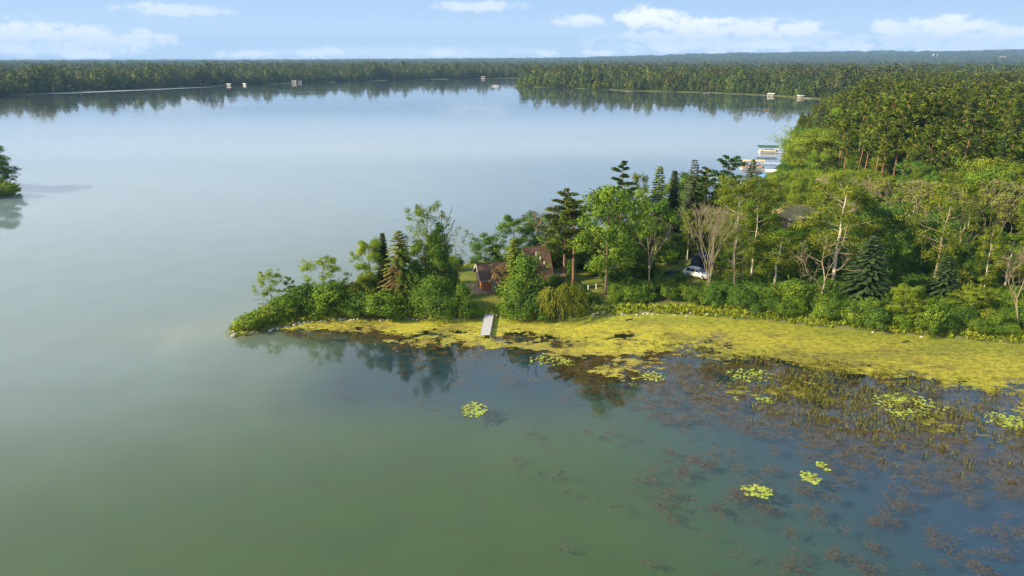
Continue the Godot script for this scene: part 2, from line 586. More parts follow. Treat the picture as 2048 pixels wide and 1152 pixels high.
func build_sky() -> ImageTexture:
	var w := 4096
	var h := 2048
	var im := Image.create_empty(w, h, false, Image.FORMAT_RGBAF)
	var n := FastNoiseLite.new()
	n.seed = 5
	n.frequency = 0.02
	n.fractal_octaves = 4
	# clouds of the photograph: azimuth, elevation, half width, height in degrees, density
	var seen := [[-35.5, 1.6, 3.2, 1.0, 0.85], [-32.6, 1.5, 2.6, 1.0, 0.85], [-29.4, 1.35, 3.0, 0.8, 0.85], [-26.4, 1.2, 2.4, 0.8, 0.85], [-35.0, 0.75, 3.4, 0.6, 0.9], [-29.6, 0.4, 2.8, 0.45, 0.8],
		[-23.6, 3.2, 4.0, 0.5, 0.4], [-19.5, 0.3, 2.4, 0.32, 0.6], [-14.2, 0.5, 2.0, 0.4, 0.65], [-5.2, 0.42, 2.4, 0.3, 0.6], [2.7, 0.4, 1.0, 0.25, 0.6], [6.6, 0.45, 1.6, 0.3, 0.6],
		[-2.5, 3.7, 3.4, 0.45, 0.4], [5.2, 2.75, 2.0, 0.55, 0.6], [10.2, 2.8, 2.6, 0.9, 0.85], [13.4, 2.3, 3.2, 0.8, 0.85], [17.6, 2.1, 2.8, 0.75, 0.8], [20.4, 1.9, 2.0, 0.8, 0.9], [12.0, 1.5, 5.0, 0.6, 0.6],
		[18.5, 0.95, 2.4, 0.45, 0.8], [24.2, 0.85, 2.6, 0.5, 0.8], [27.2, 2.0, 2.2, 0.6, 0.75], [30.0, 2.0, 2.6, 0.75, 0.9], [33.2, 1.5, 2.6, 0.6, 0.8], [36.2, 1.7, 3.0, 0.6, 0.85], [31.0, 0.9, 6.0, 0.6, 0.6], [22.0, 1.3, 5.0, 0.6, 0.5], [15.0, 1.2, 9.0, 1.0, 0.6], [32.0, 1.1, 8.0, 1.0, 0.62], [-31.5, 1.05, 6.5, 1.1, 0.6], [-8.0, 0.5, 12.0, 0.5, 0.25]]
	var r := RandomNumberGenerator.new()
	r.seed = 77
	for q in 90:
		var az := r.randf_range(42.0, 318.0)
		if az > 180.0: az -= 360.0
		var el := absf(r.randfn(0.0, 2.4)) + 0.4
		seen.append([az, el, r.randf_range(1.5, 4.0), r.randf_range(0.3, 0.9), r.randf_range(0.4, 0.9)])
	seen.sort_custom(func(a, b): return a[0] < b[0])
	var col := func(az: float, el: float) -> Color:
		var e := clampf(el / 90.0, 0.0, 1.0)
		var c := Color(0.46, 0.525, 0.61).lerp(Color(0.225, 0.325, 0.475), smooth(0.0, 0.05, e))
		c = c.lerp(Color(0.31, 0.385, 0.475), smooth(0.052, 0.10, e))
		c = c.lerp(Color(0.18, 0.255, 0.38), smooth(0.14, 0.5, e))
		c = c.lerp(Color(0.125, 0.205, 0.36), smooth(0.45, 1.0, e))
		var k := 0.5 + 0.5 * cos(deg_to_rad(az + 95.0))
		var glow := k * k * (1.0 - e * 0.7)
		c = c.lerp(Color(0.70, 0.75, 0.77), glow * 0.95 * smooth(0.03, 0.10, e) + glow * 0.06)
		return c
	for y in range(0, 1024, 4):
		var el := 90.0 - (y + 2.0) * 180.0 / h
		for x in range(0, w, 16):
			im.fill_rect(Rect2i(x, y, 16, 4), col.call((x + 8.0) * 360.0 / w, el))
	im.fill_rect(Rect2i(0, 1024, w, 1024), Color(0.22, 0.27, 0.26))
	var slots := {}
	for b in seen:
		for s in range(int(floor((b[0] - b[2] * 1.5) / 6.0)), int(floor((b[0] + b[2] * 1.5) / 6.0)) + 1):
			slots.get_or_add(s, []).append(b)
	for y in range(900, 1024):
		var el := 90.0 - (y + 0.5) * 180.0 / h
		var fade := smooth(10.8, 8.6, el)
		for x in w:
			var az := (x + 0.5) * 360.0 / w
			if az > 180.0: az -= 360.0
			var blobs: Array = slots.get(int(floor(az / 6.0)), [])
			if x % 8 == 0:
				im.fill_rect(Rect2i(x, y, 8, 1), col.call(az, el))
			if blobs.is_empty():
				continue
			var k := cloud_at(az, el, n, blobs) * fade
			if k > 0.004:
				var base: Color = col.call(az, el)
				im.set_pixel(x, y, base.lerp(Color(0.66, 0.65, 0.645).lerp(Color(0.90, 0.86, 0.82), smooth(2.4, 0.2, el)), k))
			else:
				im.set_pixel(x, y, col.call(az, el))
	return ImageTexture.create_from_image(im)

# ---------------------------------------------------------------- built things

func shell(pts: PackedVector2Array, length: float, thick: float) -> ArrayMesh:
	# an open profile (x, y) with thickness, drawn out along z
	var b := Buf.new()
	var n := pts.size()
	for side in 2:
		for q in n - 1:
			var a := pts[q]
			var e := pts[q + 1]
			var nn := Vector2(-(e - a).y, (e - a).x).normalized() * (1.0 if side == 0 else -1.0)
			var off := Vector2.ZERO if side == 0 else Vector2(0, -thick)
			var k := b.v.size()
			for p in [[a, -1], [e, -1], [e, 1], [a, 1]]:
				b.v.append(Vector3(p[0].x + off.x, p[0].y + off.y, p[1] * length * 0.5))
				b.n.append(Vector3(nn.x, nn.y, 0))
				b.c.append(Color.WHITE)
			b.i.append_array([k, k + 1, k + 2, k, k + 2, k + 3] if side == 0 else [k, k + 2, k + 1, k, k + 3, k + 2])
	for z in [-1, 1]:
		for q in n - 1:
			var k := b.v.size()
			for p in [pts[q], pts[q + 1], pts[q + 1] - Vector2(0, thick), pts[q] - Vector2(0, thick)]:
				b.v.append(Vector3(p.x, p.y, z * length * 0.5))
				b.n.append(Vector3(0, 0, z))
				b.c.append(Color.WHITE)
			b.i.append_array([k, k + 1, k + 2, k, k + 2, k + 3] if z < 0 else [k, k + 2, k + 1, k, k + 3, k + 2])
	for e in [0, n - 1]:
		var k := b.v.size()
		for p in [[pts[e], -1], [pts[e], 1], [pts[e] - Vector2(0, thick), 1], [pts[e] - Vector2(0, thick), -1]]:
			b.v.append(Vector3(p[0].x, p[0].y, p[1] * length * 0.5))
			b.n.append(Vector3(-1 if e == 0 else 1, 0, 0))
			b.c.append(Color.WHITE)
		b.i.append_array([k, k + 1, k + 2, k, k + 2, k + 3])
	return b.mesh()

func loft(rings: Array) -> ArrayMesh:
	# closed rings of equal size joined in order, capped at both ends
	var st := SurfaceTool.new()
	st.begin(Mesh.PRIMITIVE_TRIANGLES)
	st.set_smooth_group(-1)
	var m: int = rings[0].size()
	var tri := func(a: Vector3, b: Vector3, c: Vector3):
		st.add_vertex(a); st.add_vertex(b); st.add_vertex(c)
	for q in rings.size() - 1:
		for k in m:
			var k2 := (k + 1) % m
			tri.call(rings[q][k], rings[q + 1][k], rings[q][k2])
			tri.call(rings[q][k2], rings[q + 1][k], rings[q + 1][k2])
	for e in [0, rings.size() - 1]:
		for k in range(1, m - 1):
			if e == 0: tri.call(rings[e][0], rings[e][k], rings[e][k + 1])
			else: tri.call(rings[e][0], rings[e][k + 1], rings[e][k])
	st.generate_normals()
	return st.commit()

func plate(corners: Array, thick: float) -> ArrayMesh:
	# a flat slab with the given outline on its upper face
	var n: Vector3 = (corners[2] - corners[0]).cross(corners[1] - corners[0]).normalized()
	var low := []
	for c in corners: low.append(c - n * thick)
	return loft([low, corners])

func make_car(called: String, label: String, rear: Vector3, front: Vector3, coat: Material, group := "") -> void:
	var mid := (rear + front) * 0.5
	var d := front - rear
	var t := thing(called, label, "car", mid, atan2(-d.z, d.x), group)
	var L := 4.5
	var st := [[-2.25, 0.42, 0.80, 0.82, 0.74, 0.6], [-2.2, 0.30, 0.98, 1.0, 0.84, 0.66], [-1.95, 0.26, 1.02, 1.30, 0.88, 0.66], [-1.55, 0.26, 1.02, 1.52, 0.90, 0.66], [-0.6, 0.24, 1.0, 1.58, 0.90, 0.68], [0.25, 0.24, 0.98, 1.53, 0.90, 0.66], [0.75, 0.24, 0.97, 1.24, 0.90, 0.70], [1.2, 0.25, 0.95, 0.98, 0.89, 0.78], [1.9, 0.27, 0.86, 0.89, 0.86, 0.76], [2.2, 0.32, 0.70, 0.74, 0.76, 0.66], [2.27, 0.40, 0.58, 0.6, 0.68, 0.6]]
	var rings := []
	for s in st:
		var x: float = s[0]
		rings.append([Vector3(x, s[1], -s[4] * 0.92), Vector3(x, (s[1] + s[2]) * 0.5, -s[4]), Vector3(x, s[2], -s[4] * 0.97), Vector3(x, s[3] - 0.03, -s[5]), Vector3(x, s[3], -s[5] * 0.8),
			Vector3(x, s[3], s[5] * 0.8), Vector3(x, s[3] - 0.03, s[5]), Vector3(x, s[2], s[4] * 0.97), Vector3(x, (s[1] + s[2]) * 0.5, s[4]), Vector3(x, s[1], s[4] * 0.92)])
	part("body", loft(rings), coat, t)
	part("windscreen", plate([Vector3(0.34, 1.50, 0.58), Vector3(1.12, 1.03, 0.72), Vector3(1.12, 1.03, -0.72), Vector3(0.34, 1.50, -0.58)], 0.02), mat.dark_glass, t)
	part("rear_window", plate([Vector3(-2.17, 1.06, 0.62), Vector3(-1.66, 1.48, 0.54), Vector3(-1.66, 1.48, -0.54), Vector3(-2.17, 1.06, -0.62)], 0.02), mat.dark_glass, t)
	for s in [-1.0, 1.0]:
		for w in [[-1.75, -0.95, -1.5, -0.98], [-0.88, 0.0, -0.88, -0.02], [0.07, 0.85, 0.07, 0.30]]:
			var q := [Vector3(w[0], 1.05, 0.885 * s), Vector3(w[1], 1.05, 0.885 * s), Vector3(w[3], 1.47, 0.715 * s), Vector3(w[2], 1.47, 0.715 * s)]
			if s > 0: q.reverse()
			part("side_window", plate(q, 0.02), mat.dark_glass, t)
		part("headlight", box(0.12, 0.13, 0.34), mat.lamp_glass, t, Vector3(2.17, 0.70, 0.52 * s), Vector3(0, -0.35 * s, 0))
		part("tail_light", box(0.06, 0.22, 0.2), mat.red_lamp, t, Vector3(-2.2, 0.86, 0.66 * s))
		part("mirror", box(0.12, 0.12, 0.16), coat, t, Vector3(0.72, 1.02, 0.98 * s))
		part("roof_rail", box(1.5, 0.035, 0.035), mat.black, t, Vector3(-0.65, 1.59, 0.58 * s))
		for x in [-1.38, 1.38]:
			var w := part("wheel", rod(0.33, 0.22, -1, 20), mat.black, t, Vector3(x, 0.33, 0.82 * s), Vector3(PI / 2, 0, 0))
			part("rim", rod(0.21, 0.235, -1, 12), mat.metal, w)

func make_lift(at: Vector3, turn: float, L: float, W: float, top: float, cover: Material, label: String, group := "", arch := 0.45) -> void:
	var t := thing("boat_lift", label, "boat lift", at, turn, group)
	var prof := PackedVector2Array()
	prof.append(Vector2(-W * 0.5, top - 0.35))
	for q in 9:
		var a := PI * q / 8.0
		prof.append(Vector2(-cos(a) * W * 0.5, top + sin(a) * arch))
	prof.append(Vector2(W * 0.5, top - 0.35))
	part("canopy", shell(prof, L, 0.03), cover, t)
	for s in [-1.0, 1.0]:
		for z in [-0.38, 0.38]:
			part("post", box(0.12, top + 0.9, 0.12), mat.metal, t, Vector3(s * W * 0.46, (top - 0.9) * 0.5, z * L))
		part("side_beam", box(0.1, 0.14, L * 0.76), mat.metal, t, Vector3(s * W * 0.46, 0.25, 0))

func make_pontoon(at: Vector3, turn: float, L: float, side: Material, label: String, group := "", awning: Material = null) -> void:
	var t := thing("pontoon_boat", label, "boat", at, turn, group)
	var W := 2.4
	for s in [-1.0, 1.0]:
		var c := CapsuleMesh.new()
		c.radius = 0.33
		c.height = L
		c.radial_segments = 14
		part("pontoon", c, mat.metal, t, Vector3(s * 0.85, 0.12, 0), Vector3(PI / 2, 0, 0))
		part("side_panel", box(0.05, 0.6, L * 0.84), side, t, Vector3(s * W * 0.49, 0.92, 0))
		part("rail", box(0.06, 0.05, L * 0.85), mat.metal, t, Vector3(s * W * 0.49, 1.26, 0))
		part("bench", box(0.6, 0.42, L * 0.3), mat.cushion, t, Vector3(s * 0.83, 0.76, -L * 0.22))
	part("deck", box(W, 0.1, L * 0.92), mat.deck_grey, t, Vector3(0, 0.5, 0))
	part("end_panel", box(W * 0.9, 0.6, 0.05), side, t, Vector3(0, 0.92, -L * 0.43))
	part("console", box(0.6, 0.75, 0.6), side, t, Vector3(0.7, 0.93, L * 0.12))
	part("engine", box(0.4, 0.8, 0.45), mat.black, t, Vector3(0, 0.55, L * 0.5))
	if awning:
		part("awning", box(2.3, 0.08, 2.6), awning, t, Vector3(0, 2.3, 0.4))
		for s in [-1.0, 1.0]:
			part("awning_pole", box(0.05, 1.1, 0.05), mat.metal, t, Vector3(s * 1.1, 1.75, 0.4))

func make_dock(at: Vector3, to: Vector3, wide: float, high: float, sections: int, top: Material, label: String, group := "", called := "dock") -> void:
	var d := to - at
	var L := Vector2(d.x, d.z).length()
	var t := thing(called, label, "dock", Vector3(at.x, 0, at.z), atan2(-d.z, d.x), group)
	var each := L / sections
	for s in sections:
		var st := SurfaceTool.new()
		st.begin(Mesh.PRIMITIVE_TRIANGLES)
		var n := maxi(3, int(each / 0.3)) if L < 14.0 else 4
		for q in n:
			st.append_from(box(each / n - 0.015, 0.04, wide - 0.1), 0, Transform3D(Basis(), Vector3(each * (s + (q + 0.5) / n), high + 0.004 * (q % 2), 0)))
		part("deck_section", st.commit(), top, t)
		for k in [-1.0, 1.0]:
			part("side_rail", box(each - 0.03, 0.16, 0.05), mat.metal, t, Vector3(each * (s + 0.5), high - 0.045, k * (wide * 0.5 - 0.02)))
	for s in range(1, sections + 1):
		for k in [-1.0, 1.0]:
			part("leg", rod(0.04, high + 1.6), mat.metal, t, Vector3(each * s - 0.15, (high - 1.6) * 0.5 + 0.05, k * (wide * 0.5 + 0.045)))

func make_cabin(at: Vector3, turn: float) -> void:
	var t := thing("log_cabin", "small orange log cabin with brown shingle roofs and a wooden deck", "cabin", at, turn)
	var L := 7.2
	var D := 4.2
	var wall := 2.15
	var ridge := 3.9
	# walls of the low wing: courses of logs
	for q in 9:
		var y := 0.12 + q * 0.24
		part("log", rod(0.125, L, -1, 10), mat.log if q % 2 else mat.log_red, t, Vector3(L * 0.5, y, -0.12), Vector3(0, 0, PI / 2))
		part("log", rod(0.125, D + 0.3, -1, 10), mat.log if q % 2 == 0 else mat.log_red, t, Vector3(0.12, y + 0.02, -D * 0.5), Vector3(PI / 2, 0, 0))
		part("log", rod(0.125, L, -1, 10), mat.log, t, Vector3(L * 0.5, y, -D + 0.12), Vector3(0, 0, PI / 2))
	for q in 7:
		var y := 2.28 + q * 0.23
		var w := maxf(0.25, D * (1.0 - (y - 2.1) / 1.8))
		part("log", rod(0.12, w, -1, 10), mat.log, t, Vector3(0.12, y, -D * 0.5), Vector3(PI / 2, 0, 0))
	var door := part("door", box(1.15, 1.95, 0.07), mat.door_red, t, Vector3(0.75, 1.02, 0.05))
	for q in 6:
		part("plank", box(1.05, 0.27, 0.03), mat.log_red, door, Vector3(0, -0.8 + q * 0.32, 0.045))
	part("door_handle", box(0.05, 0.14, 0.06), mat.black, door, Vector3(0.48, 0, 0.08))
	var win := part("patio_door", box(1.5, 1.95, 0.06), mat.grey_paint, t, Vector3(2.25, 1.02, 0.05))
	for s in [-0.37, 0.37]:
		part("pane", box(0.62, 1.7, 0.02), mat.curtained, win, Vector3(s, 0, 0.035))
	var w2 := part("window", box(1.2, 0.9, 0.06), mat.white, t, Vector3(5.2, 1.35, 0.05))
	part("pane", box(1.0, 0.72, 0.02), mat.dark_glass, w2, Vector3(0, 0, 0.035))
	# roof of the wing
	var o := 0.5
	var eave := wall - 0.25
	var rf := [Vector3(-o, eave, 0.6), Vector3(-o, ridge, -D * 0.5), Vector3(L + 0.1, ridge, -D * 0.5), Vector3(L + 0.1, eave, 0.6)]
	var rb := [Vector3(L + 0.1, eave, -D - 0.6), Vector3(L + 0.1, ridge, -D * 0.5), Vector3(-o, ridge, -D * 0.5), Vector3(-o, eave, -D - 0.6)]
	part("roof", plate(rf, 0.12), mat.shingle, t)
	part("roof", plate(rb, 0.12), mat.shingle, t)
	part("ridge_cap", rod(0.07, L + 0.5), mat.shingle_dark, t, Vector3(L * 0.5 - 0.2, ridge, -D * 0.5), Vector3(0, 0, PI / 2))
	for e in [[rf[0], rf[1]], [rb[3], rb[2]]]:
		var a: Vector3 = e[0]
		var b: Vector3 = e[1]
		var f := part("fascia", box(0.05, 0.2, a.distance_to(b)), mat.white, t, (a + b) * 0.5 + Vector3(-0.03, -0.1, 0))
		f.rotation.x = atan2(b.y - a.y, -(b.z - a.z)) if b.z < a.z else -atan2(b.y - a.y, b.z - a.z)
	part("gutter", box(L + 0.6, 0.09, 0.09), mat.grey_paint, t, Vector3(L * 0.5 - 0.2, eave - 0.09, 0.66))
	# the steep roofed main part
	var x0 := L + 0.1
	var x1 := L + 4.5
	var rz := -D * 0.5 - 0.4
	var ry := 6.0
	var ar := [Vector3(x0, 0.7, rz + 4.0), Vector3(x0, ry, rz), Vector3(x1, ry, rz), Vector3(x1, 0.7, rz + 4.0)]
	var ab := [Vector3(x1, 0.7, rz - 4.0), Vector3(x1, ry, rz), Vector3(x0, ry, rz), Vector3(x0, 0.7, rz - 4.0)]
	part("steep_roof", plate(ar, 0.15), mat.shingle, t)
	part("steep_roof", plate(ab, 0.15), mat.shingle, t)
	part("gable_wall", plate([Vector3(x0 + 0.2, 0, rz + 3.9), Vector3(x0 + 0.2, 0.4, rz + 3.9), Vector3(x0 + 0.2, ry - 0.2, rz), Vector3(x0 + 0.2, 0.4, rz - 3.9), Vector3(x0 + 0.2, 0, rz - 3.9)], 0.1), mat.log, t)
	part("gable_wall", plate([Vector3(x1 - 0.2, 0, rz + 3.9), Vector3(x1 - 0.2, 0.4, rz + 3.9), Vector3(x1 - 0.2, ry - 0.2, rz), Vector3(x1 - 0.2, 0.4, rz - 3.9), Vector3(x1 - 0.2, 0, rz - 3.9)], 0.1), mat.log, t)
	for q in 3:
		part("vent_pipe", rod(0.07, 0.75 - q * 0.12), mat.white, t, Vector3(x0 + 2.0 + q * 0.55, 5.0 - q * 0.65, rz + 0.95 + q * 0.45))
	var lean := plate([Vector3(x1 + 0.02, 1.7, rz + 3.4), Vector3(x1 + 0.02, 2.0, rz + 0.6), Vector3(x1 + 2.0, 2.0, rz + 0.6), Vector3(x1 + 2.0, 1.7, rz + 3.4)], 0.1)
	part("porch_roof", lean, mat.shingle, t)
	for z in [0.8, 3.2]:
		part("porch_post", box(0.12, 1.75, 0.12), mat.log, t, Vector3(x1 + 1.85, 0.87, rz + z))
	# deck of boards round the front and the gable end
	for q in 30:
		part("deck_board", box(0.142, 0.05, 5.6), mat.deck_wood if q % 3 else mat.deck_wood_pale, t, Vector3(-2.3 + q * 0.15, 0.03 + 0.003 * (q % 2), -1.5 + 0.01 * (q % 3)))
	for q in 38:
		part("deck_board", box(0.142, 0.05, 1.25), mat.deck_wood if q % 4 else mat.deck_wood_pale, t, Vector3(2.2 + q * 0.15, 0.03 + 0.003 * (q % 2), 0.67 + 0.01 * (q % 3)))
	part("deck_skirt", box(10.2, 0.3, 0.05), mat.deck_wood_pale, t, Vector3(2.72, -0.13, 1.36))
	part("deck_skirt", box(0.05, 0.3, 5.7), mat.deck_wood, t, Vector3(-2.41, -0.13, -1.5))

func make_house(called: String, at: Vector3, turn: float, L: float, D: float, wall_h: float, ridge: float, wall: Material, roof: Material, label: String, hip := 0.0, wins := true) -> void:
	var t := thing(called, label, "house", at, turn)
	part("wall", box(L, wall_h + 0.6, D), wall, t, Vector3(0, wall_h * 0.5 - 0.3, 0))
	var o := 0.5
	var e := wall_h - 0.05
	for s in [-1.0, 1.0]:
		var q := [Vector3(-L * 0.5 - o, e, s * (D * 0.5 + o)), Vector3(-L * 0.5 - o + hip, ridge, 0), Vector3(L * 0.5 + o - hip, ridge, 0), Vector3(L * 0.5 + o, e, s * (D * 0.5 + o))]
		if s < 0: q.reverse()
		part("roof", plate(q, 0.14), roof, t)
		part("fascia", box(L + 2 * o, 0.2, 0.05), mat.white, t, Vector3(0, e - 0.12, s * (D * 0.5 + o + 0.03)))
		if hip > 0.0:
			var g := [Vector3(s * (L * 0.5 + o), e, D * 0.5 + o), Vector3(s * (L * 0.5 + o), e, -D * 0.5 - o), Vector3(s * (L * 0.5 + o - hip), ridge, 0)]
			if s < 0: g.reverse()
			var lowg := []
			for p in g: lowg.append(p - Vector3(0, 0.12, 0))
			part("roof_end", loft([lowg, g]), roof, t)
		else:
			var g := [Vector3(s * L * 0.5, e, D * 0.5), Vector3(s * L * 0.5, e, -D * 0.5), Vector3(s * L * 0.5, ridge - 0.2, 0)]
			var ing := []
			for p in g: ing.append(p - Vector3(s * 0.12, 0, 0))
			part("gable", loft([ing, g] if s > 0 else [g, ing]), wall, t)
	if wins:
		for x in [-0.28, 0.12]:
			var w := part("window", box(1.3, 1.1, 0.08), mat.white, t, Vector3(x * L, wall_h * 0.55, D * 0.5 + 0.03))
			part("pane", box(1.1, 0.9, 0.03), mat.dark_glass, w, Vector3(0, 0, 0.04))
		var dr := part("door", box(0.95, 2.0, 0.08), mat.white, t, Vector3(0.36 * L, 1.0, D * 0.5 + 0.03))
		part("door_handle", box(0.05, 0.1, 0.05), mat.black, dr, Vector3(0.38, 0, 0.06))

func stone(sd: int) -> ArrayMesh:
	var r := RandomNumberGenerator.new()
	r.seed = sd
	var rings := []
	var sq := Vector3(r.randf_range(0.8, 1.25), r.randf_range(0.55, 0.8), r.randf_range(0.8, 1.2))
	for q in 5:
		var a := lerpf(-1.25, 1.25, q / 4.0)
		var ring := []
		for k in 8:
			var b := -TAU * k / 8.0
			ring.append(Vector3(cos(a) * cos(b), sin(a), cos(a) * sin(b)) * sq * 0.5 * r.randf_range(0.82, 1.15))
		rings.append(ring)
	return loft(rings)

func pad_mesh(sd: int) -> ArrayMesh:
	# a round floating leaf with its notch, a little cupped at the rim
	var r := RandomNumberGenerator.new()
	r.seed = sd
	var top := []
	var low := []
	for k in 13:
		var a := -lerpf(0.22, TAU - 0.22, k / 12.0)
		var q := r.randf_range(0.88, 1.08)
		top.append(Vector3(cos(a) * q, 0.03 * r.randf(), sin(a) * q))
		low.append(Vector3(cos(a) * q * 0.97, -0.02, sin(a) * q * 0.97))
	top.append(Vector3(0.1, 0.0, 0))
	low.append(Vector3(0.1, -0.02, 0))
	return loft([low, top])

func many(called: String, m: Mesh, material: Material, xs: Array, label: String, colors: Array = []) -> void:
	var mm := MultiMesh.new()
	mm.transform_format = MultiMesh.TRANSFORM_3D
	mm.use_colors = colors.size() > 0
	mm.mesh = m
	mm.instance_count = xs.size()
	for q in xs.size():
		mm.set_instance_transform(q, xs[q])
		if mm.use_colors: mm.set_instance_color(q, colors[q])
	var o := MultiMeshInstance3D.new()
	o.name = numbered(called)
	o.multimesh = mm
	o.material_override = material
	add_child(o)
	o.set_meta("kind", "stuff")
	o.set_meta("label", label)

func in_view(p: Vector3, margin := 60.0) -> bool:
	var r := p - EYE
	var z := r.dot(fwd)
	if z < 5.0: return false
	return absf(r.x / z * FOCAL) < 1024.0 + margin

func clear_of(x: float, z: float, extra: float) -> bool:
	for o in occupied:
		var dx: float = o[0] - x
		var dz: float = o[1] - z
		var rr: float = o[2] + extra
		if dx * dx + dz * dz < rr * rr:
			return false
	return true

func ground_y(x: float, z: float) -> float:
	var p := Vector2(x, z)
	return maxf(0.0, height(p, shore(p)))

func noise_tex(sd: int, freq: float, ramp: Array, stretch := false) -> NoiseTexture2D:
	var t := NoiseTexture2D.new()
	t.width = 256
	t.height = 256
	t.seamless = true
	var n := FastNoiseLite.new()
	n.seed = sd
	n.frequency = freq
	n.fractal_octaves = 4
	t.noise = n
	var g := Gradient.new()
	g.offsets = PackedFloat32Array([0.15, 0.5, 0.85])
	g.colors = PackedColorArray([ramp[0].linear_to_srgb(), ramp[1].linear_to_srgb(), ramp[2].linear_to_srgb()])
	t.color_ramp = g
	return t

func grained(a: Color, b: Color, c: Color, sd: int, freq := 0.02, scale := Vector3(0.5, 0.5, 0.5), rough := 0.8) -> StandardMaterial3D:
	var m := StandardMaterial3D.new()
	m.albedo_texture = noise_tex(sd, freq, [a, b, c])
	m.uv1_triplanar = true
	m.uv1_scale = scale
	m.roughness = rough
	return m

func make_materials() -> void:
	mat.leaf = tinted(0.62, 0.7)
	mat.leaf_thin = tinted(0.6, 1.0)
	mat.bark = tinted(0.9)
	mat.ground = tinted(0.95)
	mat.mat = tinted(0.8)
	mat.blade = tinted(0.7, 0.5)
	mat.weed = tinted(0.9, 0.3)
	mat.water = StandardMaterial3D.new()
	mat.water.transparency = BaseMaterial3D.TRANSPARENCY_ALPHA
	mat.water.albedo_color = Color(Color(0.035, 0.065, 0.02).linear_to_srgb(), 0.10)
	mat.water.roughness = 0.16
	mat.water.roughness_texture = noise_tex(40, 0.012, [Color(0.03, 0.03, 0.03), Color(0.06, 0.06, 0.06), Color(0.22, 0.22, 0.22)])
	mat.water.roughness_texture_channel = BaseMaterial3D.TEXTURE_CHANNEL_GREEN
	mat.water.uv1_triplanar = true
	mat.water.uv1_world_triplanar = true
	mat.water.uv1_scale = Vector3(0.004, 0.004, 0.011)
	mat.water.metallic_specular = 0.5
	mat.metal = paint(0.55, 0.57, 0.6, 0.4, 0.6)
	mat.white = paint(0.78, 0.77, 0.74, 0.6)
	mat.grey_paint = paint(0.36, 0.35, 0.34, 0.7)
	mat.black = paint(0.02, 0.02, 0.022, 0.6)
	mat.dark_glass = paint(0.012, 0.014, 0.018, 0.08)
	mat.curtained = paint(0.36, 0.34, 0.31, 0.2)
	mat.lamp_glass = paint(0.7, 0.72, 0.75, 0.15)
	mat.red_lamp = paint(0.35, 0.02, 0.02, 0.2)
	mat.cushion = paint(0.5, 0.46, 0.4, 0.8)
	mat.deck_grey = paint(0.3, 0.29, 0.28, 0.8)
	mat.white_car = paint(0.74, 0.76, 0.78, 0.25)
	mat.dark_car = paint(0.01, 0.035, 0.055, 0.25)
	mat.tarp = paint(0.012, 0.02, 0.055, 0.7)
	mat.green_vinyl = grained(Color(0.025, 0.085, 0.068), Color(0.035, 0.105, 0.085), Color(0.045, 0.125, 0.10), 11)
	mat.tan_vinyl = grained(Color(0.44, 0.34, 0.24), Color(0.52, 0.42, 0.31), Color(0.58, 0.47, 0.36), 12)
	mat.white_vinyl = grained(Color(0.70, 0.69, 0.66), Color(0.77, 0.76, 0.73), Color(0.8, 0.79, 0.76), 13)
	mat.navy_vinyl = paint(0.03, 0.05, 0.11, 0.7)
	mat.blue_boat = paint(0.08, 0.32, 0.66, 0.4)
	mat.pink_side = paint(0.45, 0.28, 0.22, 0.5)
	mat.cream_side = paint(0.62, 0.56, 0.46, 0.5)
	mat.orange_hull = paint(0.62, 0.26, 0.08, 0.4)
	mat.log = grained(Color(0.34, 0.14, 0.05), Color(0.45, 0.20, 0.075), Color(0.52, 0.26, 0.10), 21, 0.03, Vector3(0.6, 2.0, 2.0))
	mat.log_red = grained(Color(0.30, 0.10, 0.038), Color(0.40, 0.145, 0.055), Color(0.46, 0.19, 0.07), 22, 0.03, Vector3(0.6, 2.0, 2.0))
	mat.door_red = paint(0.24, 0.06, 0.025, 0.6)
	mat.shingle = grained(Color(0.065, 0.034, 0.025), Color(0.10, 0.055, 0.04), Color(0.14, 0.08, 0.06), 23, 0.05, Vector3(0.8, 0.8, 0.8), 0.9)
	mat.shingle_dark = paint(0.07, 0.035, 0.03, 0.9)
	mat.deck_wood = grained(Color(0.22, 0.14, 0.09), Color(0.30, 0.20, 0.13), Color(0.36, 0.26, 0.17), 24, 0.04)
	mat.deck_wood_pale = grained(Color(0.28, 0.19, 0.12), Color(0.38, 0.27, 0.18), Color(0.42, 0.31, 0.21), 25, 0.04)
	mat.dock_top = grained(Color(0.26, 0.28, 0.31), Color(0.36, 0.37, 0.39), Color(0.45, 0.45, 0.46), 26, 0.02)
	mat.pink_wall = grained(Color(0.44, 0.27, 0.2), Color(0.5, 0.32, 0.24), Color(0.54, 0.36, 0.28), 27)
	mat.olive_roof = grained(Color(0.22, 0.18, 0.07), Color(0.28, 0.23, 0.09), Color(0.33, 0.27, 0.12), 28, 0.04, Vector3(0.4, 0.4, 0.4), 0.9)
	mat.grey_roof = grained(Color(0.17, 0.12, 0.095), Color(0.22, 0.16, 0.125), Color(0.27, 0.2, 0.155), 29, 0.04, Vector3(0.4, 0.4, 0.4), 0.9)
	mat.red_roof = paint(0.32, 0.12, 0.08, 0.9)
	mat.rock = grained(Color(0.24, 0.2, 0.165), Color(0.40, 0.36, 0.31), Color(0.56, 0.52, 0.46), 30, 0.03, Vector3(0.9, 0.9, 0.9), 0.9)
	mat.pad = grained(Color(0.15, 0.23, 0.022), Color(0.22, 0.31, 0.03), Color(0.28, 0.36, 0.04), 31, 0.02, Vector3(0.35, 0.35, 0.35), 0.5)
	mat.pad_pale = grained(Color(0.26, 0.33, 0.035), Color(0.32, 0.39, 0.045), Color(0.24, 0.26, 0.04), 32, 0.02, Vector3(0.35, 0.35, 0.35), 0.5)
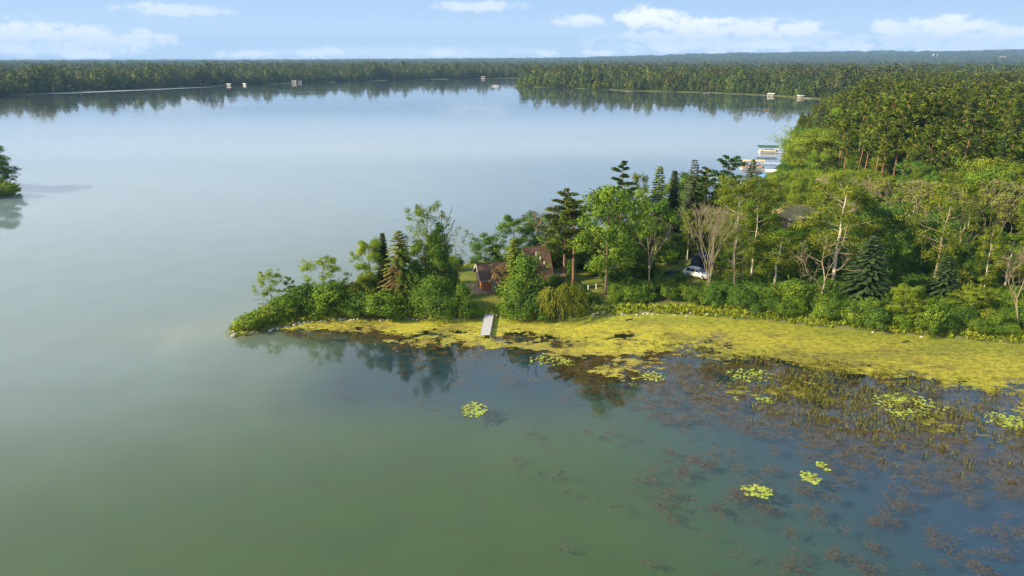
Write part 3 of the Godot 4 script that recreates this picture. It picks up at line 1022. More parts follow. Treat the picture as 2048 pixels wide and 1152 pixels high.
	mat.pad_worn = grained(Color(0.10, 0.13, 0.02), Color(0.20, 0.20, 0.03), Color(0.22, 0.15, 0.04), 33, 0.03, Vector3(0.5, 0.5, 0.5), 0.6)
	mat.driftwood = paint(0.03, 0.026, 0.02, 0.9)

func make_protos() -> void:
	var mid := [Color(0.115, 0.201, 0.020), Color(0.155, 0.241, 0.023), Color(0.086, 0.167, 0.018)]
	var deep := [Color(0.074, 0.158, 0.022), Color(0.060, 0.132, 0.022), Color(0.101, 0.187, 0.023)]
	var lime := [Color(0.237, 0.312, 0.031), Color(0.275, 0.338, 0.037), Color(0.188, 0.263, 0.030)]
	var olive := [Color(0.174, 0.218, 0.022), Color(0.213, 0.246, 0.028), Color(0.140, 0.196, 0.020)]
	var needle := [Color(0.143, 0.198, 0.024), Color(0.182, 0.226, 0.029), Color(0.105, 0.165, 0.022)]
	var blue_needle := [Color(0.055, 0.098, 0.039), Color(0.072, 0.117, 0.046), Color(0.046, 0.085, 0.034)]
	var brown := [Color(0.17, 0.13, 0.055), Color(0.13, 0.115, 0.045), Color(0.20, 0.15, 0.07)]
	var bark := Color(0.16, 0.12, 0.085)
	var pale := Color(0.5, 0.46, 0.38)
	var dry := Color(0.24, 0.20, 0.14)
	proto("mid_1", broadleaf(101, 12, 8.5, 0.22, 22, 5600, mid, bark, 0.30), "broadleaf_tree", "tree", "mid green broadleaf tree")
	proto("mid_2", broadleaf(102, 12, 7.5, 0.28, 20, 5200, mid, bark, 0.30, 1.05), "broadleaf_tree", "tree", "rounded green broadleaf tree")
	proto("mid_3", broadleaf(103, 13, 7.0, 0.2, 24, 5600, mid + deep, bark, 0.28, 0.95), "broadleaf_tree", "tree", "upright green broadleaf tree")
	proto("deep_1", broadleaf(104, 12, 8.5, 0.15, 24, 6400, deep, bark, 0.30, 1.1), "broadleaf_tree", "tree", "dark green broadleaf tree")
	proto("deep_2", broadleaf(105, 11, 7.0, 0.12, 22, 5600, deep, bark, 0.28, 1.1), "broadleaf_tree", "tree", "dense dark broadleaf tree")
	proto("lime_1", broadleaf(106, 11, 10.5, 0.2, 24, 7200, lime, bark, 0.30, 1.1), "maple_tree", "tree", "lime green round maple")
	proto("lime_2", broadleaf(107, 8, 5.0, 0.3, 22, 3600, lime, bark, 0.22, 1.0), "maple_tree", "tree", "yellow green young maple")
	proto("birch_1", broadleaf(108, 14, 7.0, 0.34, 22, 4400, olive, pale, 0.26, 0.95, 0.12, 0.2), "birch_tree", "tree", "white trunked birch with olive leaves")
	proto("birch_2", broadleaf(109, 14, 6.4, 0.4, 20, 3900, olive + mid, pale, 0.26, 0.95, 0.15, 0.18), "birch_tree", "tree", "thin pale birch")
	proto("sparse_1", broadleaf(110, 12, 7.0, 0.3, 22, 2600, olive, dry, 0.26, 0.8, 0.35), "ash_tree", "tree", "thinning ash with bare twigs showing")
	proto("sparse_2", broadleaf(117, 13, 8.5, 0.26, 26, 3600, mid + olive, dry, 0.27, 0.8, 0.3, 0.24), "ash_tree", "tree", "open crowned ash with grey limbs")
	proto("sapling", broadleaf(111, 6, 4.2, 0.36, 20, 2600, lime, bark, 0.16, 0.8, 0.1, 0.07), "young_tree", "tree", "airy lime green sapling")
	proto("slim", broadleaf(112, 5, 1.8, 0.2, 14, 1300, mid, bark, 0.15, 1.2, 0.0, 0.05), "young_tree", "tree", "slim bluish green sapling")
	proto("scant", broadleaf(118, 11, 5.0, 0.25, 16, 520, mid, dry, 0.24, 0.8, 0.4, 0.1), "ash_tree", "tree", "nearly bare slender tree")
	proto("aspen_1", broadleaf(119, 14, 4.6, 0.25, 24, 4200, olive + lime, Color(0.5, 0.48, 0.38), 0.25, 1.1, 0.05, 0.16), "aspen_tree", "tree", "narrow light green aspen")
	proto("aspen_2", broadleaf(120, 13, 5.4, 0.32, 20, 3600, [mid[1], olive[2], lime[2]], Color(0.5, 0.48, 0.38), 0.25, 1.1, 0.12, 0.15), "aspen_tree", "tree", "loose yellow green aspen")
	proto("wide_1", broadleaf(121, 10, 10.0, 0.2, 26, 6600, mid + olive, bark, 0.28, 0.95, 0.08), "broadleaf_tree", "tree", "wide spreading green tree")
	proto("dead_1", dead_tree(201, 13, 7, 6, dry), "dead_tree", "tree", "bare grey dead tree")
	proto("dead_2", dead_tree(202, 12, 8, 5, Color(0.27, 0.235, 0.16), 5, null, 0.45), "dead_tree", "tree", "many stemmed bare pale tree")
	proto("dead_3", dead_tree(203, 12, 5, 6, Color(0.31, 0.265, 0.185), 2, Color(0.20, 0.23, 0.04), 0.36), "dead_tree", "tree", "twiggy tan dying tree with few leaves")
	proto("dead_4", dead_tree(204, 9, 6, 5, Color(0.27, 0.23, 0.16), 1, null, 0.75), "dead_tree", "tree", "crooked bare snag")
	proto("red_pine_1", pine(301, 20, 7.5, 0.5, 32, 6600, needle, Color(0.2, 0.13, 0.09), Color(0.3, 0.15, 0.075)), "red_pine", "tree", "red pine with bare orange trunk")
	proto("red_pine_2", pine(302, 20, 7.0, 0.58, 28, 6000, needle, Color(0.22, 0.14, 0.1), Color(0.32, 0.16, 0.08), 0.5, 0.35, 9), "red_pine", "tree", "high crowned red pine")
	proto("red_pine_3", pine(303, 18, 8.0, 0.3, 36, 7000, needle + [Color(0.055, 0.085, 0.02)], Color(0.2, 0.14, 0.1), Color(0.28, 0.15, 0.08), 0.55, 0.2, 5), "red_pine", "tree", "full crowned red pine")
	proto("white_pine_1", pine(304, 17, 8.5, 0.3, 26, 6600, [Color(0.05, 0.10, 0.028), Color(0.062, 0.115, 0.03)], Color(0.16, 0.12, 0.09), Color(0.16, 0.12, 0.09), 0.28, 0.3, 5, 0.75), "white_pine", "tree", "white pine with layered feathery boughs")
	proto("white_pine_2", pine(305, 14, 8.5, 0.62, 13, 3400, [Color(0.04, 0.10, 0.026), Color(0.055, 0.115, 0.03)], Color(0.16, 0.12, 0.09), Color(0.16, 0.12, 0.09), 0.3, 0.55, 4, 0.4), "white_pine", "tree", "white pine with a flat topped umbrella crown")
	proto("spruce_1", spruce(401, 13, 5.2, 0.05, 30, blue_needle, bark, 0.35), "spruce_tree", "tree", "dark conical spruce")
	proto("spruce_2", spruce(402, 12, 4.4, 0.08, 26, needle, bark, 0.45, 0.45, 0.1), "spruce_tree", "tree", "olive spruce with drooping boughs")
	proto("spruce_3", spruce(403, 12, 4.0, 0.1, 22, [Color(0.11, 0.135, 0.075), Color(0.085, 0.115, 0.06)], bark, 0.3, 0.42, 0.22), "spruce_tree", "tree", "grey green open spruce")
	proto("fir", spruce(404, 11, 2.7, 0.06, 34, [Color(0.045, 0.07, 0.028), Color(0.058, 0.085, 0.03)], bark, 0.2, 0.34), "fir_tree", "tree", "narrow pointed fir")
	proto("worn_spruce", spruce(405, 12, 6.5, 0.06, 28, [needle[0], brown[0], brown[1], needle[1], needle[2]], Color(0.25, 0.2, 0.14), 0.5, 0.45, 0.25), "spruce_tree", "tree", "browning half dead spruce")
	proto("brown_bush", dead_tree(205, 4, 4, 5, Color(0.36, 0.25, 0.14), 4, Color(0.24, 0.17, 0.08), 0.8), "dry_bush", "shrub", "tan dried out bush")
	proto("willow", willow(501, 5.5, 7.0, 620, [Color(0.23, 0.25, 0.028), Color(0.17, 0.20, 0.024), Color(0.27, 0.27, 0.036)], bark), "willow_bush", "shrub", "yellow green weeping willow bush")
	proto("shrub_1", shrub(601, 3.2, 4.0, 46, 3600, mid, bark), "shrub", "shrub", "mid green shrub")
	proto("shrub_2", shrub(602, 3.6, 4.2, 48, 3800, deep, bark), "shrub", "shrub", "dark green shrub")
	proto("shrub_3", shrub(603, 2.2, 3.4, 34, 2400, olive, bark, 0.22), "shrub", "shrub", "olive shrub")
	proto("shrub_4", shrub(604, 5.0, 4.6, 64, 5200, deep + mid, bark, 0.22, 0.55), "shrub", "shrub", "pointed green shrub")
	proto("shrub_5", shrub(605, 1.4, 2.6, 26, 1500, [lime[2], mid[1]], bark, 0.2), "shrub", "shrub", "bright green low shrub")
	proto("column", shrub(606, 9, 4.2, 110, 7800, deep + [mid[0]], bark, 0.24, 0.15), "ivy_tree", "tree", "dense dark column of leaves")
	proto("round_shrub", shrub(607, 5.5, 7.0, 90, 8200, [mid[2], deep[2], mid[0]], bark, 0.23, 0.35), "shrub", "shrub", "big rounded green shrub")

func place(key: String, bx: float, by: float, topy: float, wpx: float, label: String, lean := 0.0, group := "") -> Node3D:
	var at := spot(bx, by, 0.6)
	at = Vector3(at.x, ground_y(at.x, at.z), at.z)
	return plant(key, at, tall(at, topy), wpx * px_size(at), fmod(bx * 1.7, TAU), label, group, Vector3(0, 0, lean))

func _ready() -> void:
	var a := deg_to_rad(PITCH)
	fwd = Vector3(0, -sin(a), -cos(a))
	upv = Vector3(0, cos(a), -sin(a))
	# camera, sky, sun, exposure
	var cam := Camera3D.new()
	cam.name = "camera"
	cam.fov = rad_to_deg(2.0 * atan(576.0 / FOCAL))
	cam.near = 0.5
	cam.far = 20000.0
	cam.position = EYE
	cam.rotation = Vector3(-a, 0, 0)
	add_child(cam)
	var sky := Sky.new()
	var pano := PanoramaSkyMaterial.new()
	pano.panorama = build_sky()
	sky.sky_material = pano
	var env := Environment.new()
	env.background_mode = Environment.BG_SKY
	env.sky = sky
	env.tonemap_mode = Environment.TONE_MAPPER_LINEAR
	env.tonemap_exposure = 2.1
	env.sdfgi_enabled = true
	env.ssao_enabled = true
	env.ssil_enabled = true
	env.fog_enabled = true
	env.fog_density = 0.00009
	env.fog_light_color = Color(0.58, 0.76, 0.97)
	var we := WorldEnvironment.new()
	we.name = "world"
	we.environment = env
	add_child(we)
	var sun := DirectionalLight3D.new()
	sun.name = "sun"
	sun.light_color = Color(1.0, 0.90, 0.74)
	sun.light_energy = 1.6
	sun.light_angular_distance = 0.5
	sun.shadow_enabled = true
	add_child(sun)
	sun.look_at_from_position(Vector3(-0.82, 0.53, 0.31), Vector3.ZERO)

	bumps.seed = 3
	bumps.frequency = 0.02
	patchy.seed = 8
	patchy.frequency = 0.05
	patchy.fractal_octaves = 4
	make_materials()
	# shorelines, walked round the land
	for q in [[2300, 735], [2048, 690], [1900, 677], [1800, 668], [1700, 659], [1600, 650], [1540, 642], [1460, 638], [1380, 630], [1300, 627], [1180, 632], [1100, 639], [1000, 636], [940, 638], [830, 638], [700, 638], [640, 642], [600, 648], [560, 655], [520, 663], [480, 671], [458, 668],
			[470, 652], [510, 628], [545, 608], [600, 594], [700, 580], [800, 562], [870, 548], [930, 536], [1000, 524], [1100, 508], [1200, 486], [1300, 458], [1400, 425], [1480, 394], [1530, 366], [1560, 338], [1572, 300], [1590, 268], [1620, 240], [1660, 222], [1730, 210], [1745, 204],
			[1700, 203], [1640, 199], [1580, 195], [1530, 191], [1420, 186], [1300, 183], [1250, 182], [1150, 177], [1080, 175], [1028, 172], [1036, 167], [1090, 165], [1150, 161], [1060, 156], [966, 157], [800, 160], [680, 163], [600, 166], [490, 169], [400, 172], [300, 178], [150, 184], [0, 192], [-300, 208], [-900, 250]]:
		land_poly.append(flat(q[0], q[1]))
	for q in [[-1500, 0], [-14000, 0], [-14000, -14000], [14000, -14000], [14000, -20], [160, -20]]:
		land_poly.append(Vector2(q[0], q[1]))
	for q in [[34, 380], [22, 386], [-20, 390], [-100, 396], [-260, 392], [-300, 376], [-200, 362], [-60, 358], [10, 364], [30, 372]]:
		isle_poly.append(flat(q[0], q[1]))
	build_ground()
	var plane := PlaneMesh.new()
	plane.size = Vector2(9000, 9000)
	var wt := part("water", plane, mat.water, self, Vector3(0, 0, -3000))
	wt.set_meta("kind", "structure")
	wt.set_meta("label", "calm lake mirroring the sky and the wooded shores")

	# the ruffled streaks on the calm lake, reflected sky painted in as pale colour
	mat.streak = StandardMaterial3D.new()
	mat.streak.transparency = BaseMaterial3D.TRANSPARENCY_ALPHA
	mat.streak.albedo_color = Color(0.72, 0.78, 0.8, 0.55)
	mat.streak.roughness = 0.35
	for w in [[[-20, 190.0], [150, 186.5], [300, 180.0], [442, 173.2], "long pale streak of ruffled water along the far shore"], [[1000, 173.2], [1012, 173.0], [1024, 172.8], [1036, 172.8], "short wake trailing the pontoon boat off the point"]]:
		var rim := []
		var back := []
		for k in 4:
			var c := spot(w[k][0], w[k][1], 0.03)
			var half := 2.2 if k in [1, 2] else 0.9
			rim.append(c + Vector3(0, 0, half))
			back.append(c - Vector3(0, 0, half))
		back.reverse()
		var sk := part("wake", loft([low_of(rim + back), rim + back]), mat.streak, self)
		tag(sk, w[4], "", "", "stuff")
	# buildings
	var cab := spot(964, 582, 1.15)
	make_cabin(Vector3(cab.x, 1.15, cab.z), 0.25)
	occupied.append([cab.x + 3.5, cab.z - 2.5, 5.0])
	occupied.append([cab.x + 8.5, cab.z - 3.5, 5.0])
	var h1 := spot(1588, 452, 1.5)
	make_house("lake_house", Vector3(h1.x, 1.5, h1.z), 0.35, 9, 7, 2.7, 4.6, mat.pink_wall, mat.olive_roof, "pink walled house with olive brown roof among birches", 2.5)
	occupied.append([h1.x, h1.z, 7.0])
	var h2 := spot(1668, 392, 1.6)
	make_house("lake_house", Vector3(h2.x, 1.6, h2.z), -0.3, 11, 8, 2.9, 5.6, mat.grey_paint, mat.grey_roof, "house with greyish brown hipped roof behind the lime maples", 3.2)
	occupied.append([h2.x, h2.z, 8.0])
	var rear := spot(1376, 549, 1.2)
	var front := spot(1413, 557, 1.2)
	rear.y = ground_y(rear.x, rear.z) + 0.03
	front.y = rear.y
	make_car("white_car", "white hatchback car parked on the grass under trees", rear, front, mat.white_car)
	occupied.append([rear.x + 1.5, rear.z, 3.2])
	var rear2 := spot(1356, 556, 1.2)
	var front2 := spot(1324, 565, 1.2)
	rear2.y = ground_y(rear2.x, rear2.z) + 0.03
	front2.y = rear2.y
	make_car("dark_car", "dark blue car half hidden behind the shrubs", rear2, front2, mat.dark_car)
	occupied.append([rear2.x - 1.2, rear2.z, 3.2])
	var tp := spot(1405, 535, 1.2)
	tp.y = ground_y(tp.x, tp.z)
	var tent := thing("tarp_shelter", "dark navy tarp shelter behind the white car", "shelter", tp, 0.3)
	part("tarp_roof", plate([Vector3(-1.7, 2.3, 1.5), Vector3(-1.7, 2.9, 0), Vector3(1.7, 2.9, 0), Vector3(1.7, 2.3, 1.5)], 0.03), mat.tarp, tent)
	part("tarp_roof", plate([Vector3(1.7, 2.3, -1.5), Vector3(1.7, 2.9, 0), Vector3(-1.7, 2.9, 0), Vector3(-1.7, 2.3, -1.5)], 0.03), mat.tarp, tent)
	part("tarp_side", box(3.3, 2.2, 0.04), mat.tarp, tent, Vector3(0, 1.15, 1.3))
	part("tarp_side", box(0.04, 2.2, 2.6), mat.tarp, tent, Vector3(-1.62, 1.15, 0))
	part("tarp_side", box(0.04, 2.2, 2.6), mat.tarp, tent, Vector3(1.62, 1.15, 0))
	part("pole", rod(0.05, 2.6), mat.white, tent, Vector3(-0.5, 1.3, 1.4))
	occupied.append([tp.x, tp.z, 2.4])
	var post_labels := ["white wooden post standing closest to the cabin porch", "white wooden post between the two others behind the hedge", "white wooden post standing nearest the dense old oak"]
	for q in 3:
		var p := spot([1160.0, 1176.0, 1192.0][q], [579.0, 579.0, 577.0][q], 1.2)
		var t := thing("garden_post", post_labels[q], "post", Vector3(p.x, ground_y(p.x, p.z), p.z), 0, "white posts beside the cabin yard")
		part("shaft", box(0.14, 0.85, 0.14), mat.white, t, Vector3(0, 0.42, 0))
		part("cap", box(0.19, 0.05, 0.19), mat.white, t, Vector3(0, 0.875, 0))

	# docks, lifts and boats
	var dk := spot(979, 627, 0.5)
	var de := spot(970, 670, 0.5)
	make_dock(Vector3(dk.x, 0, dk.z), Vector3(de.x, 0, de.z), 1.3, 0.5, 4, mat.dock_top, "silver roll-in dock reaching over the yellow algae below the cabin")
	build_boats()

	make_protos()
	build_named_trees()
	build_shore()
	build_plants_in_water()
	build_forest()

func build_boats() -> void:
	var at := func(px: float, py: float) -> Vector3: return spot(px, py, 0.0)
	var p: Vector3 = at.call(1535, 305)
	make_pontoon(p, 1.45, 7.2, mat.cream_side, "cream pontoon boat under the green canopy")
	make_lift(p, 1.45, 7.6, 3.4, 2.5, mat.green_vinyl, "boat lift with dark green canopy at the farthest dock")
	make_dock(at.call(1590, 303), at.call(1546, 300), 1.2, 0.5, 3, mat.white, "white dock beside the green canopied lift")
	make_dock(at.call(1592, 308), at.call(1552, 306), 1.0, 0.4, 3, mat.dock_top, "short grey dock nearest the green canopied lift's stern")
	p = at.call(1503, 338)
	make_pontoon(p, 1.5, 7.6, mat.pink_side, "pinkish tan pontoon boat under the tan canopy")
	make_lift(p, 1.5, 8.0, 3.8, 2.9, mat.tan_vinyl, "boat lift with broad flat tan canopy", "", 0.25)
	make_dock(at.call(1585, 331), at.call(1520, 328), 1.2, 0.5, 4, mat.white, "long white dock beside the tan canopied lift")
	make_dock(at.call(1580, 343), at.call(1524, 341), 1.0, 0.45, 4, mat.dock_top, "grey dock between the tan canopy and the white canopy")
	p = at.call(1542, 353)
	make_lift(p, 1.5, 4.6, 2.8, 1.8, mat.white_vinyl, "boat lift with short white canopy by the wooded shore")
	p = at.call(1529, 356)
	var jet := thing("covered_boat", "small boat under a bright blue cover", "boat", p, 1.4)
	part("hull", loft([[Vector3(-0.9, 0.5, 2.4), Vector3(-0.7, -0.1, 2.3), Vector3(0.7, -0.1, 2.3), Vector3(0.9, 0.5, 2.4)], [Vector3(-0.95, 0.5, -0.5), Vector3(-0.6, -0.15, -0.5), Vector3(0.6, -0.15, -0.5), Vector3(0.95, 0.5, -0.5)], [Vector3(-0.1, 0.7, -2.6), Vector3(-0.05, 0.3, -2.3), Vector3(0.05, 0.3, -2.3), Vector3(0.1, 0.7, -2.6)]]), mat.white, jet)
	part("cover", loft([[Vector3(-0.97, 0.52, 2.4), Vector3(-0.4, 0.9, 2.3), Vector3(0.4, 0.9, 2.3), Vector3(0.97, 0.52, 2.4)], [Vector3(-1.0, 0.52, -0.5), Vector3(-0.4, 1.15, -0.3), Vector3(0.4, 1.15, -0.3), Vector3(1.0, 0.52, -0.5)], [Vector3(-0.14, 0.72, -2.6), Vector3(-0.08, 0.8, -2.5), Vector3(0.08, 0.8, -2.5), Vector3(0.14, 0.72, -2.6)]]), mat.blue_boat, jet)
	p = at.call(1516, 349)
	var ski := thing("jet_ski", "navy blue jet ski moored by the tan lift", "jet ski", p, 1.2)
	part("hull", loft([[Vector3(-0.5, 0.45, 1.4), Vector3(-0.4, -0.1, 1.4), Vector3(0.4, -0.1, 1.4), Vector3(0.5, 0.45, 1.4)], [Vector3(-0.55, 0.55, -0.3), Vector3(-0.35, -0.1, -0.3), Vector3(0.35, -0.1, -0.3), Vector3(0.55, 0.55, -0.3)], [Vector3(-0.08, 0.75, -1.6), Vector3(-0.05, 0.3, -1.4), Vector3(0.05, 0.3, -1.4), Vector3(0.08, 0.75, -1.6)]]), mat.navy_vinyl, ski)
	part("seat", box(0.4, 0.3, 1.3), mat.black, ski, Vector3(0, 0.68, 0.55))
	part("handlebar", box(0.75, 0.06, 0.08), mat.black, ski, Vector3(0, 1.0, -0.3))
	# across the bay
	for q in [[1541, 192, 1.45, 7.0, 3.4, 2.4, "white", "boat lift with tall white canopy at the bay's wooded shore", "pontoon boat under the tall white bay canopy"],
			[1601, 196, 1.3, 7.0, 3.4, 2.3, "white", "boat lift with rounded white canopy by the grassy bay bank", "pontoon boat under the rounded white bay canopy"],
			[1656, 202, 1.6, 7.0, 3.4, 2.2, "navy", "boat lift with dark navy canopy below the bay pines", "pontoon boat under the navy bay canopy"],
			[458, 171.5, 1.5, 6.0, 3.2, 2.4, "white", "white canopied lift on the far shore, nearest the lone white wake", "pontoon boat under the far shore canopy nearest the wake"],
			[490, 170.5, 1.2, 5.5, 3.2, 2.3, "white", "white canopied lift on the far shore between two others", "pontoon boat under the middle far shore canopy"],
			[600, 166.0, 1.7, 6.5, 3.4, 2.6, "white", "white canopied lift on the far shore beside a pale boathouse", "pontoon boat beside the pale far boathouse"],
			[966, 157.5, 1.6, 8.0, 4.2, 3.4, "white", "white canopied lift on the far shore opposite the wooded point", "pontoon boat on the far shore opposite the wooded point"]]:
		p = at.call(q[0], q[1])
		make_lift(p, q[2], q[3], q[4], q[5], mat.white_vinyl if q[6] == "white" else mat.navy_vinyl, q[7])
		make_pontoon(p, q[2], q[3] * 0.9, mat.cream_side if q[6] == "white" else mat.navy_vinyl, q[8])
	p = at.call(1690, 203)
	make_pontoon(p, 1.45, 9, mat.cream_side, "open pale pontoon boat at the bay's sandy landing")
	p = at.call(1588, 452)
	for q in [[1520, 191.5, 1545, 191.0, "pale dock beside the tall white bay canopy"], [1622, 199, 1608, 197.5, "pale dock beside the rounded white bay canopy"], [1735, 209, 1700, 205, "sandy coloured dock at the end of the bay"], [1265, 183.5, 1252, 184.5, "small white dock near the middle of the bay's shore"], [1420, 187, 1408, 188, "small white dock below the bay's bright bank"]]:
		make_dock(at.call(q[0], q[1]), at.call(q[2], q[3]), 1.8, 0.7, 2, mat.cream_side, q[4])
	p = at.call(991, 172.5)
	make_pontoon(p, 1.5, 11, mat.cream_side, "pontoon boat with pink awning cruising off the wooded point", "", mat.pink_side)
	# the small orange canoe with its paddler's place empty at this distance
	p = at.call(1532, 221)
	var canoe := thing("canoe", "orange canoe drifting alone on the bay", "canoe", p, 0.2)
	part("hull", loft([[Vector3(-2.6, 0.6, -0.05), Vector3(-2.5, 0.3, -0.04), Vector3(-2.5, 0.3, 0.04), Vector3(-2.6, 0.6, 0.05)], [Vector3(-1.2, 0.4, -0.45), Vector3(-1.2, -0.1, -0.25), Vector3(-1.2, -0.1, 0.25), Vector3(-1.2, 0.4, 0.45)], [Vector3(1.2, 0.4, -0.45), Vector3(1.2, -0.1, -0.25), Vector3(1.2, -0.1, 0.25), Vector3(1.2, 0.4, 0.45)], [Vector3(2.6, 0.6, -0.05), Vector3(2.5, 0.3, -0.04), Vector3(2.5, 0.3, 0.04), Vector3(2.6, 0.6, 0.05)]]), mat.orange_hull, canoe)
	for s in [-1.0, 1.0]:
		part("seat", box(0.3, 0.04, 0.75), mat.deck_wood, canoe, Vector3(s * 1.1, 0.43, 0))
	# roofs on the far shore and buildings on the far ridge
	var hq := spot(522, 159, 5.0)
	make_house("lake_house", Vector3(hq.x, 5.0, hq.z), 0.1, 13, 9, 5, 9.5, mat.cream_side, mat.red_roof, "red roofed house high among the far shore trees", 0.0, false)
	hq = spot(588, 165, 1.0)
	make_house("boathouse", Vector3(hq.x, 1.0, hq.z), 0.1, 7, 5, 2.4, 3.8, mat.cream_side, mat.grey_roof, "pale boathouse at the far shore's edge", 0.0, false)
	for q in [[1834, 0], [1842, 1]]:
		var d := (spot(q[0], 300) - EYE)
		d.y = 0
		var b := d.normalized() * 5600.0
		var t := thing("silo", ["white silo on the far blue ridge", "paler domed silo beside the first on the far ridge"][q[1]], "silo", Vector3(b.x, hill(b.x, b.z), b.z), 0, "silos on the far ridge")
		part("tank", rod(4, 24 - 3 * q[1], -1, 16), mat.white, t, Vector3(0, 12, 0))
		var sm := SphereMesh.new()
		sm.radius = 4
		sm.height = 6
		part("dome", sm, mat.white, t, Vector3(0, 24 - 2.5 * q[1], 0))
	var db := (spot(1968, 300) - EYE)
	db.y = 0
	var bb := db.normalized() * 5200.0
	make_house("farm_building", Vector3(bb.x, hill(bb.x, bb.z) + 8, bb.z), 0.2, 34, 14, 8, 13, mat.white, mat.pink_side, "long white farm building on the far ridge", 0.0, false)

